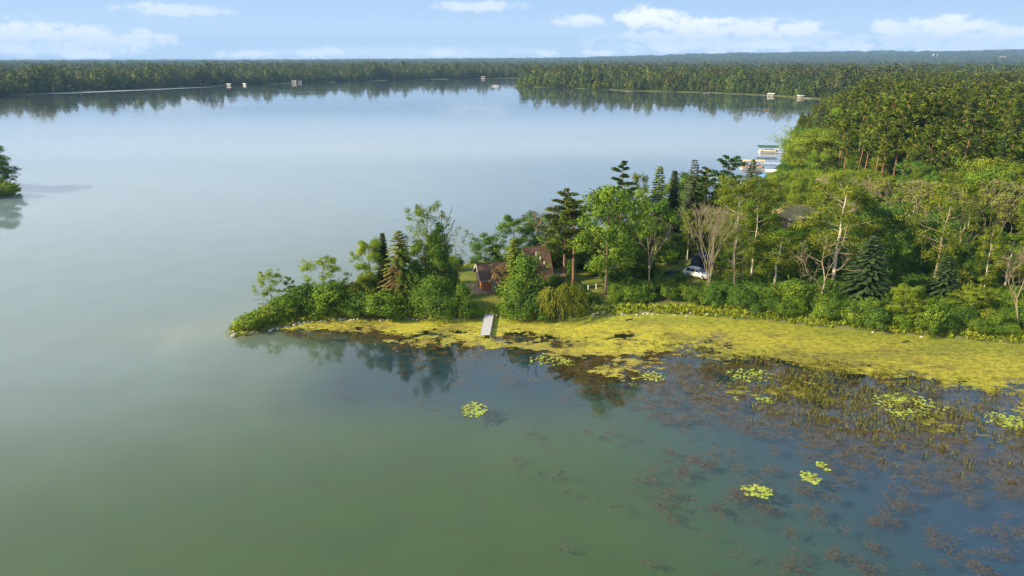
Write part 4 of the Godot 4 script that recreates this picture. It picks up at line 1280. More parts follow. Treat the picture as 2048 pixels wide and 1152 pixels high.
func build_named_trees() -> void:
	var y := func(px: float, py: float) -> Vector3: return spot(px, py, 0.6)
	landmarks = [[y.call(970, 580), "the log cabin"], [y.call(1393, 550), "the white car"], [y.call(1125, 638), "the willow bush"], [y.call(971, 640), "the silver dock"], [y.call(1415, 597), "the bare tree"], [y.call(1632, 345), "the big lime maple"],
		[y.call(1588, 452), "the pink walled house"], [y.call(1668, 392), "the grey roofed house"], [y.call(1725, 618), "the dark shoreline spruce"], [y.call(1862, 600), "the half bare birch"], [y.call(1235, 520), "the layered white pine"], [y.call(1210, 588), "the old oak"], [y.call(2003, 600), "the leaning white birch"],
		[y.call(1805, 648), "the lime sapling pair"], [y.call(640, 605), "the point's lime sapling"], [y.call(800, 605), "the browning spruce"], [y.call(868, 600), "the leafy column tree"], [y.call(1663, 580), "the tall straight birch"], [y.call(1340, 560), "the dark car"], [y.call(1815, 375), "the leaning red pine"], [y.call(1452, 475), "the umbrella pine"], [y.call(1950, 360), "the inland pine stand"], [y.call(1760, 470), "the dry thicket"], [y.call(1682, 315), "the bay bend's round tree"], [y.call(1632, 310), "the pale bay spruce"], [y.call(1735, 330), "the bend's red pine"], [y.call(1900, 392), "the pale trunked pine"], [y.call(1745, 360), "the dark inland tree"]]
	# key, foot x, foot y, top y, width (all read off the photograph), what it is
	for q in [
		["sapling", 545, 618, 543, 48, "airy lime sapling nearest the tip of the point"],
		["slim", 582, 614, 550, 22, "slim bluish sapling between two airy lime saplings"],
		["sapling", 650, 612, 515, 74, "larger airy lime sapling with two leaf tiers on the point"],
		["scant", 528, 625, 578, 34, "small bare leaning sapling at the tip of the point"],
		["lime_2", 742, 604, 478, 62, "yellow green young tree just lakeward of the browning spruce"],
		["fir", 772, 602, 466, 36, "very dark slim fir squeezed against the browning spruce"],
		["worn_spruce", 803, 610, 461, 96, "browning half dead spruce with bare brown lower boughs"],
		["sparse_2", 858, 598, 408, 92, "tallest tree of the point, half bare with leaf tufts at its top"],
		["column", 880, 603, 438, 62, "dense dark column of leaves beside the half bare tall tree"],
		["scant", 912, 578, 446, 58, "thin nearly bare tree on the lawn side of the leafy column"],
		["mid_2", 845, 585, 480, 60, "green crown tucked behind the leafy column"],
		["deep_2", 972, 545, 470, 58, "round bright green tree standing behind the cabin's gable"],
		["mid_3", 1025, 548, 431, 70, "upright green tree behind the cabin roof"],
		["spruce_2", 1029, 598, 478, 62, "olive spruce with bare orange stem before the cabin roof"],
		["shrub_4", 1052, 628, 512, 108, "big pointed green bush hiding the middle of the cabin"],
		["brown_bush", 1000, 596, 536, 46, "tan dried out bush against the cabin's front wall"],
		["willow", 1122, 640, 566, 96, "yellow green weeping willow bush at the algae's edge"],
		["brown_bush", 1094, 612, 577, 40, "greyish dry bush beside the weeping willow bush"],
		["red_pine_3", 1128, 570, 374, 118, "broad red pine towering beside the steep cabin roof"],
		["red_pine_1", 1146, 578, 392, 96, "red pine with a bare pinkish trunk behind the white posts"],
		["deep_1", 1085, 545, 430, 86, "dark broadleaf tree between cabin roof and broad red pine"],
		["dead_1", 1088, 552, 425, 60, "grey bare tree rising behind the steep cabin roof"],
		["mid_1", 1210, 594, 374, 132, "dense old oak standing between the white posts and the dark car"],
		["white_pine_1", 1236, 528, 317, 104, "layered white pine, the highest of the peninsula"],
		["sparse_1", 1272, 520, 345, 60, "open leafed tree close beside the layered white pine"],
		["spruce_2", 1308, 522, 332, 58, "brownish pointed spruce on the skyline of the peninsula"],
		["fir", 1338, 515, 341, 42, "dark narrow fir between two spruces on the peninsula"],
		["spruce_3", 1376, 505, 319, 56, "grey green open spruce on the peninsula's lake side"],
		["red_pine_3", 1402, 508, 330, 86, "bushy pine next to the grey green spruce"],
		["white_pine_2", 1445, 480, 314, 70, "white pine with a flat umbrella crown before the docks"],
		["spruce_2", 1491, 475, 318, 46, "olive spruce in front of the tan boat canopy"],
		["birch_1", 1462, 560, 346, 130, "broad olive birch in front of the umbrella pine"],
		["dead_4", 1298, 588, 446, 76, "crooked pale snag with a white forked trunk"],
		["mid_3", 1300, 560, 400, 112, "leafy green tree behind the crooked pale snag"],
		["dead_2", 1415, 600, 424, 78, "many stemmed bare pale tree over the white car"],
		["birch_2", 1545, 590, 452, 104, "birch with short white trunk before the pink walled house"],
		["birch_1", 1663, 585, 356, 140, "tall straight birch with a bright white trunk"],
		["birch_2", 1500, 575, 395, 80, "thin birch inland of the many stemmed bare tree"],
		["sparse_1", 1862, 600, 356, 118, "half bare birch with a bent reddish white trunk"],
		["birch_2", 2003, 604, 462, 92, "leaning white birch near the inland edge of the shore", 0.05],
		["spruce_1", 1725, 622, 472, 104, "dark blue green spruce close to the algae shore"],
		["spruce_1", 1880, 612, 512, 92, "shorter dark spruce below the half bare birch"],
		["dead_4", 1636, 622, 488, 104, "crooked bare snag with curved boughs over the shrubs"],
		["lime_2", 1802, 650, 568, 62, "lime sapling with the roundest crown on the algae shore"],
		["lime_2", 1832, 652, 592, 50, "smaller lime sapling beside the roundest one"],
		["lime_2", 1940, 640, 578, 70, "yellow green sapling between the two shore birches"],
		["dead_1", 2034, 662, 520, 60, "leaning brown dead trunk at the inland end of the shore", -0.22],
		["lime_1", 1632, 350, 262, 132, "big lime green round maple above the docks"],
		["deep_1", 1604, 338, 258, 66, "dark tree at the water's edge beside the lime maple"],
		["deep_1", 1745, 360, 275, 92, "dark round tree inland of the big lime maple"],
		["spruce_3", 1632, 310, 214, 44, "light green pointed spruce rising over the bay water"],
		["mid_1", 1682, 315, 220, 76, "round green tree at the bend of the bay shore"],
		["red_pine_2", 1772, 362, 222, 84, "red pine with twin bare trunk in the dark gap", 0.0],
		["red_pine_2", 1800, 378, 205, 92, "leaning red pine with long bare trunk", -0.1],
		["red_pine_1", 1735, 330, 208, 74, "red pine crown over the round tree at the bend"],
		["red_pine_2", 1900, 392, 220, 90, "red pine with pale trunk among dry branches"],
		["red_pine_2", 1935, 396, 228, 84, "red pine with slanting grey trunk near the dry branches", -0.06],
		["dead_3", 1790, 500, 362, 100, "tan twiggy dying tree, broadest of the dry thicket"],
		["dead_3", 1920, 520, 366, 82, "tan twiggy dying tree close inland of the half bare birch"],
		["dead_3", 1968, 530, 378, 90, "tan twiggy dying tree toward the leaning white birch"],
		["dead_3", 1510, 470, 372, 62, "grey twiggy tree beside the docks' shore path"],
		["dead_3", 1840, 520, 372, 70, "tan twiggy tree on the lakeward side of the half bare birch"],
		["dead_1", 1680, 520, 372, 60, "pale bare tree behind the tall straight birch"],
		["deep_1", 1745, 575, 412, 112, "heavy dark green tree behind the blue green spruce"],
		["mid_1", 1596, 560, 462, 84, "leafy tree beside the short trunked birch"],
		["lime_1", 1690, 425, 342, 120, "bright yellow green tree below the greyish roofed house"],
		["lime_1", 1580, 392, 345, 84, "bright yellow green tree leaning toward the docks"],
		["lime_2", 1760, 430, 350, 74, "bright young tree near the greyish roofed house"],
		["round_shrub", 868, 640, 556, 112, "big rounded olive bush lakeward of the dock"],
		["shrub_4", 926, 640, 568, 66, "pointed green bush nearest the dock"],
		["shrub_4", 1035, 641, 560, 70, "leafy bush at the dock's inland side"],
		["shrub_2", 1072, 641, 585, 76, "dark bush between pointed bush and weeping willow"],
		["shrub_1", 770, 640, 584, 92, "dense green shrub below the browning spruce"],
		["shrub_2", 715, 638, 588, 70, "dark shrub in the middle of the point"],
		["shrub_1", 665, 636, 566, 84, "tall shrub under the larger lime sapling"],
		["shrub_2", 610, 636, 572, 72, "dark shrub under the slim bluish sapling"],
		["shrub_1", 570, 640, 592, 62, "green shrub under the airy lime sapling"],
		["shrub_5", 535, 650, 618, 60, "bright low bush along the tip's ridge"],
		["shrub_5", 502, 660, 630, 56, "bright low bush closest to the rocky tip"],
		["shrub_3", 556, 648, 622, 40, "olive tuft of bush above the rocks of the point"],
		["shrub_3", 700, 612, 568, 76, "olive brown shrub behind the middle of the point"],
		["shrub_2", 830, 612, 540, 66, "dark shrub below the leafy column"],
		["shrub_2", 898, 585, 530, 46, "dark shrub at the lawn behind the leafy column"]]:
		var by: float = q[2]
		if (q[0] as String).contains("shrub") or q[0] == "willow":
			if by > 627.0: by -= 12.0 if q[1] > 600 else 8.0
		place(q[0], q[1], by, q[3], q[4], q[5], q[6] if q.size() > 6 else 0.0)
	# the small island at the picture's edge
	for q in [["deep_2", -14, 372, 288, 84, "dark tree at the end of the small grassy island"], ["deep_2", 12, 376, 322, 36, "dark bush tree nearest the water on the small island"], ["deep_1", -60, 372, 280, 80, "dark tree further along the small island"], ["mid_2", -110, 374, 290, 80, "green tree at the island's hidden end"], ["shrub_5", 18, 384, 366, 40, "bright yellow green bank bush on the small island"], ["shrub_5", -16, 387, 368, 40, "second bright bank bush on the small island"]]:
		place(q[0], q[1], q[2], q[3], q[4], q[5])

func build_shore() -> void:
	var r := RandomNumberGenerator.new()
	r.seed = 41
	# rocks along the waterline
	var rocks := [stone(1), stone(2), stone(3), stone(4)]
	var line := []
	for q in 21:
		line.append(land_poly[q + 1])
	var first := {}
	for k in line.size() - 1:
		var a: Vector2 = line[k]
		var b: Vector2 = line[k + 1]
		var n := int(a.distance_to(b) / 0.42)
		for z in n:
			var p := a.lerp(b, (z + r.randf()) / n)
			var tip := p.x < -12.5
			var gap := p.x > -12.5 and p.x < -5.0
			var chance := 0.85 if tip else (0.25 if gap else (0.55 if p.x < 2.0 and p.x > -4 else (0.1 if p.x < 12.0 else (0.6 if p.x < 30.0 else 0.06))))
			if r.randf() > chance:
				continue
			var out := Vector2(b.y - a.y, a.x - b.x).normalized()
			p += out * r.randf_range(-0.5, 0.7)
			var m: int = r.randi() % 4
			var o: MeshInstance3D
			if first.has(m):
				o = first[m].duplicate()
				o.name = numbered("shore_rock")
				add_child(o)
			else:
				o = part("shore_rock", rocks[m], mat.rock, self)
				first[m] = o
			var s := r.randf_range(0.22, 0.52) * (1.4 if r.randf() < 0.15 else 1.0)
			o.scale = Vector3(s, s, s)
			o.rotation = Vector3(0, r.randf() * TAU, r.randf_range(-0.2, 0.2))
			o.position = Vector3(p.x, maxf(ground_y(p.x, p.y), 0.0) + s * 0.12, p.y)
			var where := "the point's stony edge" if tip else ("the bank beside the silver dock" if p.x < 4 else "the grassy bank below the cars")
			tag(o, "pale boulder among many lining " + where, "rock", "boulders lining " + where)
	# grass on the bank
	var g := Buf.new()
	for q in 26:
		var az := r.randf() * TAU
		var d := Vector3(cos(az) * 0.35, 1, sin(az) * 0.35).normalized()
		var at := Vector3(r.randf_range(-0.35, 0.35), 0, r.randf_range(-0.35, 0.35))
		var l := r.randf_range(0.3, 0.65)
		g.leaf(at + d * l * 0.5, d, d.cross(ball(r)).normalized(), l, 0.07, shade(Color(0.25, 0.34, 0.035), r.randf_range(0.7, 1.3)), Vector3(0, 1, 0), 0.6)
	var xs := []
	var cs := []
	for k in 32000:
		var p := Vector2(r.randf_range(-46, 85), r.randf_range(-128, -78))
		var s := shore(p)
		if s < 0.1 or s > 5.5: continue
		if p.y > -100 and s < 5.0 or s < 1.6:
			if not clear_of(p.x, p.y, -1.2): continue
			var sc := r.randf_range(0.6, 1.25) * (1.2 if s < 2.5 else 0.8)
			if p.x > -8.0 and p.x < -0.5 and s > 1.5: sc *= 0.35
			xs.append(Transform3D(Basis(Vector3.UP, r.randf() * TAU).scaled(Vector3(sc, sc, sc)), Vector3(p.x, maxf(0.02, height(p, s)) - 0.03, p.y)))
			cs.append(Color(1, 1, 1).lerp(Color(1.35, 1.05, 0.8), r.randf()))
	many("shore_grass", g.mesh(), mat.blade, xs, "bright tall grass growing along the algae shore", cs)

func build_plants_in_water() -> void:
	var r := RandomNumberGenerator.new()
	r.seed = 52
	var n := FastNoiseLite.new()
	n.seed = 9
	n.frequency = 0.09
	n.fractal_octaves = 4
	var line := PackedVector2Array()
	for q in 22: line.append(land_poly[q])
	var off := func(p: Vector2) -> float:
		var best := 1e9
		for q in 21:
			var e := line[q + 1] - line[q]
			var w := p - line[q]
			var t := clampf(w.dot(e) / e.length_squared(), 0.0, 1.0)
			best = minf(best, (w - e * t).length_squared())
		return sqrt(best)
	var reach := func(x: float) -> float:
		return 4.5 * smooth(-35.0, -27.0, x) + 5.0 * smooth(-27.0, -10.0, x) + 7.0 * smooth(0.0, 14.0, x) + 8.0 * smooth(12.0, 34.0, x) + 6.0 * smooth(34.0, 64.0, x)
	# the floating mat, one sheet of small ragged pieces
	var b := Buf.new()
	var step := 0.23
	var blades := []
	var blade_c := []
	var weeds := []
	var zi := 0
	var z := -101.0
	while z < -52.0:
		var x := -36.0
		var xi := 0
		while x < 82.0:
			var p := Vector2(x, z)
			x += step
			if absf(p.x) > -p.y * 0.80 + 8.0: continue
			var w: float = reach.call(p.x)
			if w < 0.4: continue
			var s: float = off.call(p)
			if s > w * 1.9 + 2.0: continue
			if shore(p) > 0.25: continue
			var u := s / w
			var k := n.get_noise_2d(p.x, p.y * 1.6) * 0.9 + n.get_noise_2d(p.x * 5.0 + 90, p.y * 7.0) * 0.55
			var dens := 1.14 - u * 0.72 + 0.25 * smooth(0.5, 0.0, u) + k * (0.4 + 0.9 * smooth(0.3, 1.0, u))
			dens -= maxf(0.0, u - 1.1) * 1.6 + 0.4 * smooth(0.5, 0.68, u) * smooth(13.0, 27.0, p.x)
			dens += 0.3 * n.get_noise_2d(p.x * 14.0, p.y * 18.0) * smooth(0.2, 0.7, u)
			if p.x < -24.0: dens -= 0.25
			dens -= 0.4 * smooth(0.36, 0.52, n.get_noise_2d(p.x * 3.0 + 500, p.y * 7.0)) + (0.5 if p.x > 14.0 else 0.22) * smooth(0.25, 0.4, n.get_noise_2d(p.x * 0.9 + 800, p.y * 1.4)) * smooth(0.25, 0.6, u)
			if u < 0.06 and k > -0.1: dens -= 0.5
			var reedy := exp(-pow((p.x - 37.0) / 8.0, 2.0) - pow((p.y + 73.0) / 8.0, 2.0))
			if r.randf() < (0.035 + 0.13 * reedy) * smooth(0.4, 0.65, u) * smooth(1.55, 1.1, u) * smooth(12, 34, p.x) * (1.4 + 2.5 * k):
				blades.append(Vector3(p.x, 0.0, p.y))
			if p.x < -19.0 and p.x > -33.0 and u < 1.6 and r.randf() < 0.05:
				blades.append(Vector3(p.x, 0.0, p.y))
			if dens < 0.42: continue
			var dec := clampf(smooth(0.55, 1.0, u) * 0.75 - k * 0.75 + (0.0 if p.x > -18 else 0.25), 0.0, 1.0)
			var c := Color(0.31, 0.30, 0.036).lerp(Color(0.15, 0.12, 0.055), dec * 0.95)
			c = c.lerp(Color(0.25, 0.265, 0.035), clampf(n.get_noise_2d(p.x * 1.5 + 300, p.y * 1.5) * 1.5, 0, 0.6))
			c = c.lerp(Color(0.17, 0.175, 0.035), 0.75 * smooth(0.0, 0.42, n.get_noise_2d(p.x * 0.6 + 1000.0, p.y * 1.3)))
			c = c.lerp(Color(0.13, 0.10, 0.04), 0.5 * smooth(0.2, 0.5, n.get_noise_2d(p.x * 1.8 + 1300.0, p.y * 4.0)))
			c = c.lerp(Color(0.21, 0.25, 0.03), 0.7 * smooth(0.3, 0.02, u))
			c = shade(c, 1.0 - 0.22 * smooth(12.0, 45.0, p.x) + 0.42 * n.get_noise_2d(p.x * 9.0, p.y * 14.0) + r.randf_range(-0.12, 0.12))
			var e := step * 0.5 * (1.05 if dens > 0.62 else 0.72)
			var at := Vector3(p.x + r.randf_range(-0.06, 0.06), 0.02 + 0.02 * k + r.randf() * 0.012, p.y + r.randf_range(-0.06, 0.06))
			var q0 := b.v.size()
			var sides := 6
			b.v.append(at)
			b.n.append(Vector3.UP)
			b.c.append(c)
			for m in sides:
				var a := -TAU * m / sides
				var rr := e * 1.35 * r.randf_range(0.75, 1.25)
				b.v.append(at + Vector3(cos(a) * rr * 1.15, -0.012, sin(a) * rr))
				b.n.append(Vector3.UP)
				b.c.append(c)
			for m in sides:
				b.i.append_array([q0, q0 + 1 + (m + 1) % sides, q0 + 1 + m])
		z += step
		zi += 1
	var mm := part("duckweed", b.mesh(), mat.mat, self)
	tag(mm, "floating yellow green duckweed and algae mat along the shore", "", "", "stuff")
	# emergent grass
	var tuft := Buf.new()
	for q in 12:
		var az := r.randf() * TAU
		var d := Vector3(cos(az) * 0.3, 1, sin(az) * 0.3).normalized()
		var at := Vector3(r.randf_range(-0.28, 0.28), 0, r.randf_range(-0.28, 0.28))
		var l := r.randf_range(0.25, 0.62)
		tuft.leaf(at + d * l * 0.45, d, d.cross(ball(r)).normalized(), l, 0.05, shade(Color(0.125, 0.15, 0.028), r.randf_range(0.7, 1.3)), Vector3(0, 1, 0), 0.6)
	var xs := []
	for p in blades:
		var sc := r.randf_range(0.6, 1.2)
		xs.append(Transform3D(Basis(Vector3.UP, r.randf() * TAU).scaled(Vector3(sc, sc, sc)), p))
		blade_c.append(Color(1, 1, 1).lerp(Color(1.2, 0.85, 0.6), r.randf()))
	many("water_grass", tuft.mesh(), mat.blade, xs, "thin yellowish grass standing out of the shallow water", blade_c)
	# weeds under the surface
	for kind in 3:
		var wb := Buf.new()
		var wr := RandomNumberGenerator.new()
		wr.seed = 70 + kind
		for q in 34:
			var az := wr.randf() * TAU
			var d := Vector3(cos(az), wr.randf_range(0.0, 0.7), sin(az)).normalized()
			var at := Vector3(wr.randfn(0, 0.30), -0.35 + wr.randf() * 0.15, wr.randfn(0, 0.2))
			var l := wr.randf_range(0.25, 0.6)
			var c := shade(Color(0.085, 0.047, 0.02).lerp(Color(0.06, 0.05, 0.018), wr.randf()), wr.randf_range(0.6, 1.5))
			wb.leaf(at + d * l * 0.4, d, d.cross(ball(wr)).normalized(), l, 0.055, c, Vector3(0, 1, 0), 0.6)
		weeds.append(wb.mesh())
	var lots := [[], [], []]
	var film := []
	var film_c := []
	n.frequency = 0.11
	for q in 80000:
		var p := Vector2(r.randf_range(-26, 66), r.randf_range(-92, -34))
		if absf(p.x) > -p.y * 0.82 + 6.0: continue
		var d := -p.y
		var w: float = reach.call(p.x)
		var zone := smooth(-4.0, 24.0, p.x + (d - 60.0) * 0.3) * smooth(34.0, 50.0, d + p.x * 0.2)
		zone = maxf(zone, 0.32 * smooth(-26.0, -4.0, p.x) * smooth(62.0, 78.0, d))
		var k := n.get_noise_2d(p.x * 3.4, p.y * 4.6) * 0.8 + n.get_noise_2d(p.x * 0.8 + 60, p.y * 1.1) * 0.5
		var near_mat := smooth(9.0, 0.0, absf(off.call(p) - w * 1.25)) if p.x > 4.0 else 0.0
		if r.randf() > (zone * clampf(k * 3.0 - 0.55, 0, 1) * 0.45 + near_mat * clampf(k + 0.3, 0, 1) * 0.6): continue
		if off.call(p) < w * 0.6: continue
		var sc := r.randf_range(0.5, 1.15)
		lots[q % 3].append(Transform3D(Basis(Vector3.UP, r.randf() * TAU).scaled(Vector3(sc * 1.2, sc, sc)), Vector3(p.x, 0.12 - r.randf() * (0.75 - near_mat * 0.5), p.y)))
	for q in 60000:
		var p := Vector2(r.randf_range(-36, 66), r.randf_range(-99, -50))
		if absf(p.x) > -p.y * 0.82 + 6.0: continue
		var w: float = reach.call(p.x)
		if w < 1.0: continue
		var u: float = off.call(p) / w
		if u < 0.45 or u > 1.75 or shore(p) > -0.5: continue
		var k := n.get_noise_2d(p.x * 1.6 + 40.0, p.y * 2.4)
		if r.randf() > smooth(0.45, 0.8, u) * smooth(1.75, 1.0, u) * clampf(0.42 + k * 1.6, 0.0, 1.0) * 0.75: continue
		var sc := r.randf_range(0.4, 0.8)
		film.append(Transform3D(Basis(Vector3.UP, r.randf() * TAU).scaled(Vector3(sc * 1.4, sc * 0.5, sc)), Vector3(p.x, 0.10 - r.randf() * 0.1, p.y)))
		film_c.append(Color(1.0, 0.95, 0.9).lerp(Color(1.5, 1.7, 0.9), r.randf()))
	many("algae_strands", weeds[1], mat.weed, film, "brown algae strands fraying off the edge of the mat", film_c)
	for kind in 3:
		many("pond_weeds", weeds[kind], mat.weed, lots[kind], ["brown weeds under the clear water in wide beds", "reddish water weeds growing below the surface", "brown green water weeds beneath the shallow bay"][kind])
	# lily pads
	var pads := [pad_mesh(1), pad_mesh(2), pad_mesh(3)]
	var spots := [[948, 819, 25, 15, 52, "solitary lily pad patch furthest from the algae mat"], [1105, 721, 44, 11, 46, "long lily pad patch across the dock's tree reflections"], [1305, 754, 22, 11, 34, "compact lily pad patch beside the tree reflections' inland end"],
		[1500, 750, 44, 14, 60, "lily pad patch merging into the brown reeds"], [1530, 802, 18, 7, 18, "thin lily pad strip just off the brown reeds"], [1818, 812, 66, 29, 170, "largest lily pad patch, ringed by grass and with a hole"], [2016, 842, 40, 17, 80, "lily pad patch in the dark gap of the water grass"],
		[1515, 983, 31, 14, 46, "dense lily pad patch nearest the viewer"], [1620, 955, 20, 13, 30, "loose lily pad patch beside the nearest dense one"], [1643, 930, 10, 6, 9, "tiny lily pad cluster behind the loose patch"], [1654, 940, 5, 2, 3, "three lily pads drifting off the tiny cluster"], [1473, 797, 5, 3, 3, "three lily pads lakeward of the thin strip"]]
	for q in spots:
		var c := spot(q[0], q[1])
		var rx: float = q[2] * px_size(c)
		var rz := absf(spot(q[0], q[1] + q[3]).z - c.z)
		var t := thing("lily_patch", q[5], "lily pads", c, 0, "lily pad patches on the bay")
		for k in int(q[4] * 1.7):
			var a := r.randf() * TAU
			var u := sqrt(r.randf()) * r.randf_range(0.75, 1.15)
			if q[4] > 100 and u < 0.22: u += 0.4
			var o := part("lily_pad", pads[r.randi() % 3], [mat.pad, mat.pad, mat.pad_pale, mat.pad_worn][r.randi() % 4], t, Vector3(cos(a) * u * rx, 0.035 + 0.002 * (k % 9), sin(a) * u * rz), Vector3(r.randf_range(-0.06, 0.06), r.randf() * TAU, r.randf_range(-0.06, 0.06)))
			var s := r.randf_range(0.07, 0.19)
			o.scale = Vector3(s, 1, s)
	for q in [[1258, 640, "dark waterlogged stump in the algae below the shore rocks"], [1812, 684, "dark log lying in the algae off the shore shrubs"], [1455, 692, "dark broken branch sunk in the algae's middle"]]:
		var c := spot(q[0], q[1])
		var t := thing("sunken_log", q[2], "log", c, r.randf() * 0.6, "dark logs in the algae")
		part("trunk", rod(0.16, 1.3, 0.1), mat.driftwood, t, Vector3(0, 0.04, 0), Vector3(0, 0, PI / 2 - 0.08))
		part("branch", rod(0.06, 0.7, 0.03), mat.driftwood, t, Vector3(0.2, 0.12, 0.2), Vector3(1.1, 0.3, 0.5))

func build_forest() -> void:
	var r := RandomNumberGenerator.new()
	r.seed = 63
	var list := []
	# shrubs along the shore and under the trees
	for k in 5000:
		var p := Vector2(r.randf_range(-34, 92), r.randf_range(-150, -76))
		if not in_view(Vector3(p.x, 0, p.y), 40): continue
		var s := shore(p)
		if s < 0.7: continue
		var inland := s > 6.0
		if p.x > -9.5 and p.x < 0.0 and p.y > -122.0: continue
		if Vector2(p.x - 11.0, p.y + 110.0).length() < 6.0: continue
		if Vector2(p.x - 29.5, p.y + 116.0).length() < 5.5: continue
		if p.x > 13.0 and p.x < 32.0 and s < 3.2 and p.y > -103.0 and r.randf() < 0.93: continue
		if absf(p.x - 30.5) < 5.0 and p.y > -122.0 and p.y < -105.0: continue
		if inland and r.randf() < 0.3: continue
		if not clear_of(p.x, p.y, 0.55): continue
		var key: String = ["shrub_1", "shrub_2", "shrub_2", "shrub_1", "shrub_3", "shrub_4", "shrub_5"][r.randi() % 7]
		var h := r.randf_range(1.5, 3.9) * (0.8 if s < 2.5 and p.x < 30 else 1.0)
		if key == "shrub_5": h *= 0.55
		if p.x < -24.0: h *= 0.6
		if p.x > 8.5 and p.x < 15.5 and p.y > -113.0: h = minf(h, 1.2)
		occupied.append([p.x, p.y, h * 0.42])
		list.append([p, key, h, 0.0])
		if list.size() > 290: break
	# low growth on the forest floor
	var low := [[], []]
	var low_c := [[], []]
	for k in 9000:
		var p := Vector2(r.randf_range(-36, 150), r.randf_range(-260, -76))
		if not in_view(Vector3(p.x, 0, p.y), 60): continue
		var s := shore(p)
		if s < 1.0: continue
		if p.x > -9.5 and p.x < 2.0: continue
		if p.x < 15.0 and p.x > 2.0 and p.y > -119.0 and s > 5.0: continue
		if Vector2(p.x - 29.5, p.y + 116.0).length() < 6.5 or Vector2(p.x - 35.0, p.y + 123.0).length() < 4.0: continue
		if p.x > 13.0 and p.x < 32.0 and s < 3.0: continue
		if absf(p.x - 30.5) < 4.5 and p.y > -122.0 and p.y < -108.0: continue
		var sc := r.randf_range(0.35, 0.8) * (0.6 if p.x < -9.0 else 1.0)
		var q := r.randi() % 2
		low[q].append(Transform3D(Basis(Vector3.UP, r.randf() * TAU).scaled(Vector3(sc * 1.2, sc, sc * 1.2)), Vector3(p.x, maxf(0.0, height(p, s)) - 0.1, p.y)))
		low_c[q].append(Color(1, 1, 1) * r.randf_range(0.75, 1.2))
	many("undergrowth", protos.shrub_2.crown, mat.leaf, low[0], "dark leafy undergrowth of the forest floor", low_c[0])
	many("undergrowth", protos.shrub_1.crown, mat.leaf, low[1], "green leafy undergrowth of the forest floor", low_c[1])
	# trees: a jittered grid over the mainland
	var trees := []
	var cell := 4.6
	var zz := -90.0
	while zz > -640.0:
		var xx := -20.0
		while xx < 470.0:
			xx += cell
			var p := Vector2(xx + r.randf_range(-1.9, 1.9), zz + r.randf_range(-1.9, 1.9))
			var roll := r.randf()
			var roll2 := r.randf()
			var roll3 := r.randf()
			if not in_view(Vector3(p.x, 0, p.y), 120): continue
			var d := p.length()
			var s := shore(p)
			if s < 3.4: continue
			if p.x < 9.0 and p.y > -190.0: continue
			if Vector2(p.x - 11.0, p.y + 110.0).length() < 7.0: continue
			if Vector2(p.x - 29.0, p.y + 114.0).length() < 8.0: continue
			if s < 10.0 and d > 185.0 and p.x > 55.0 and p.x < 115.0: continue
			if not clear_of(p.x, p.y, 1.2): continue
			var key := "mid_1"
			var h := 10.0
			var v := patchy.get_noise_2d(p.x * 0.5, p.y * 0.5)
			var open := Vector2(p.x - 64.0, (p.y + 172.0) * 0.55).length()     # the gardens by the docks
			if open < 26.0 and d < 235.0:
				if roll < 0.35: continue
				key = ["lime_2", "mid_2", "lime_1", "lime_2", "aspen_2", "lime_1"][int(roll2 * 6.0)]
				h = lerpf(4.0, 7.0, roll3)
			elif d < 145.0:
				key = ["mid_1", "aspen_1", "birch_1", "birch_2", "mid_3", "deep_1", "sparse_2", "aspen_2", "wide_1", "dead_3", "deep_2", "mid_2", "aspen_1", "aspen_2"][int(roll2 * 14.0)]
				h = lerpf(9.5, 15.5, roll3)
				if s < 9.0: h *= 0.82
				if p.x < 42.0: h *= 0.9
			elif d < 185.0:
				key = ["mid_1", "wide_1", "deep_1", "aspen_2", "mid_3", "birch_1", "dead_3", "red_pine_3", "mid_2", "aspen_1"][int(roll2 * 10.0)]
				h = lerpf(9.5, 15.0, roll3)
				if key == "red_pine_3": h = lerpf(13.0, 18.0, roll3)
			else:
				var pines := 0.2 + 0.4 * smooth(-0.25, 0.35, v)
				if roll > 0.9 and d < 330.0: continue
				if roll < pines:
					key = ["red_pine_1", "red_pine_2", "red_pine_3"][int(roll2 * 3.0)]
					h = lerpf(15.0, 26.5, roll3)
				else:
					key = ["mid_1", "deep_1", "aspen_1", "mid_2", "wide_1", "mid_1", "deep_1", "lime_1", "deep_2", "aspen_2"][int(roll2 * 10.0)]
					h = lerpf(8.5, 17.0, roll3)
				var is_pine := key.begins_with("red_pine")
				h *= lerpf(0.5, 1.0, smooth(4.0, 30.0, s))
				if d < 245.0 and p.x > 92.0: h *= 1.0 if is_pine else 0.55
				if d < 225.0 and not is_pine: h *= 0.85
			if d < 152.0 and absf(p.x / -p.y - 0.405) < 0.03: h *= 0.4
			trees.append([d, p, key, h, roll])
		zz -= cell
	trees.sort_custom(func(m, o): return m[0] < o[0])
	var rest := {}
	var tally := {}
	for t in trees:
		var cat: String = protos[t[2]].called
		tally[cat] = tally.get(cat, 0) + 1
		if tally[cat] <= 190 and t[0] < 330.0:
			list.append([t[1], t[2], t[3], t[4]])
		else:
			rest.get_or_add(t[2], []).append(t)
	for q in list:
		var p: Vector2 = q[0]
		var at := Vector3(p.x, ground_y(p.x, p.y) - 0.05, p.y)
		var w: Dictionary = protos[q[1]]
		var label := say(w.what, at, q[2])
		var group := ("shrubs of the mainland shore" if w.category == "shrub" else "trees of the mainland forest")
		if label == "":
			label = "%s deep in the mainland %s" % [w.what, "thicket" if w.category == "shrub" else "forest"]
			group = label + " group"
		plant(q[1], at, q[2], q[2] / w.h * w.w * (0.68 + 0.45 * fposmod(p.x * 3.7, 1.0)), fposmod(p.x * 5.3 + p.y, TAU), label, group, Vector3(0.14 * (fposmod(p.x * 9.1, 1.0) - 0.5), 0, 0.14 * (fposmod(p.y * 8.3, 1.0) - 0.5)))
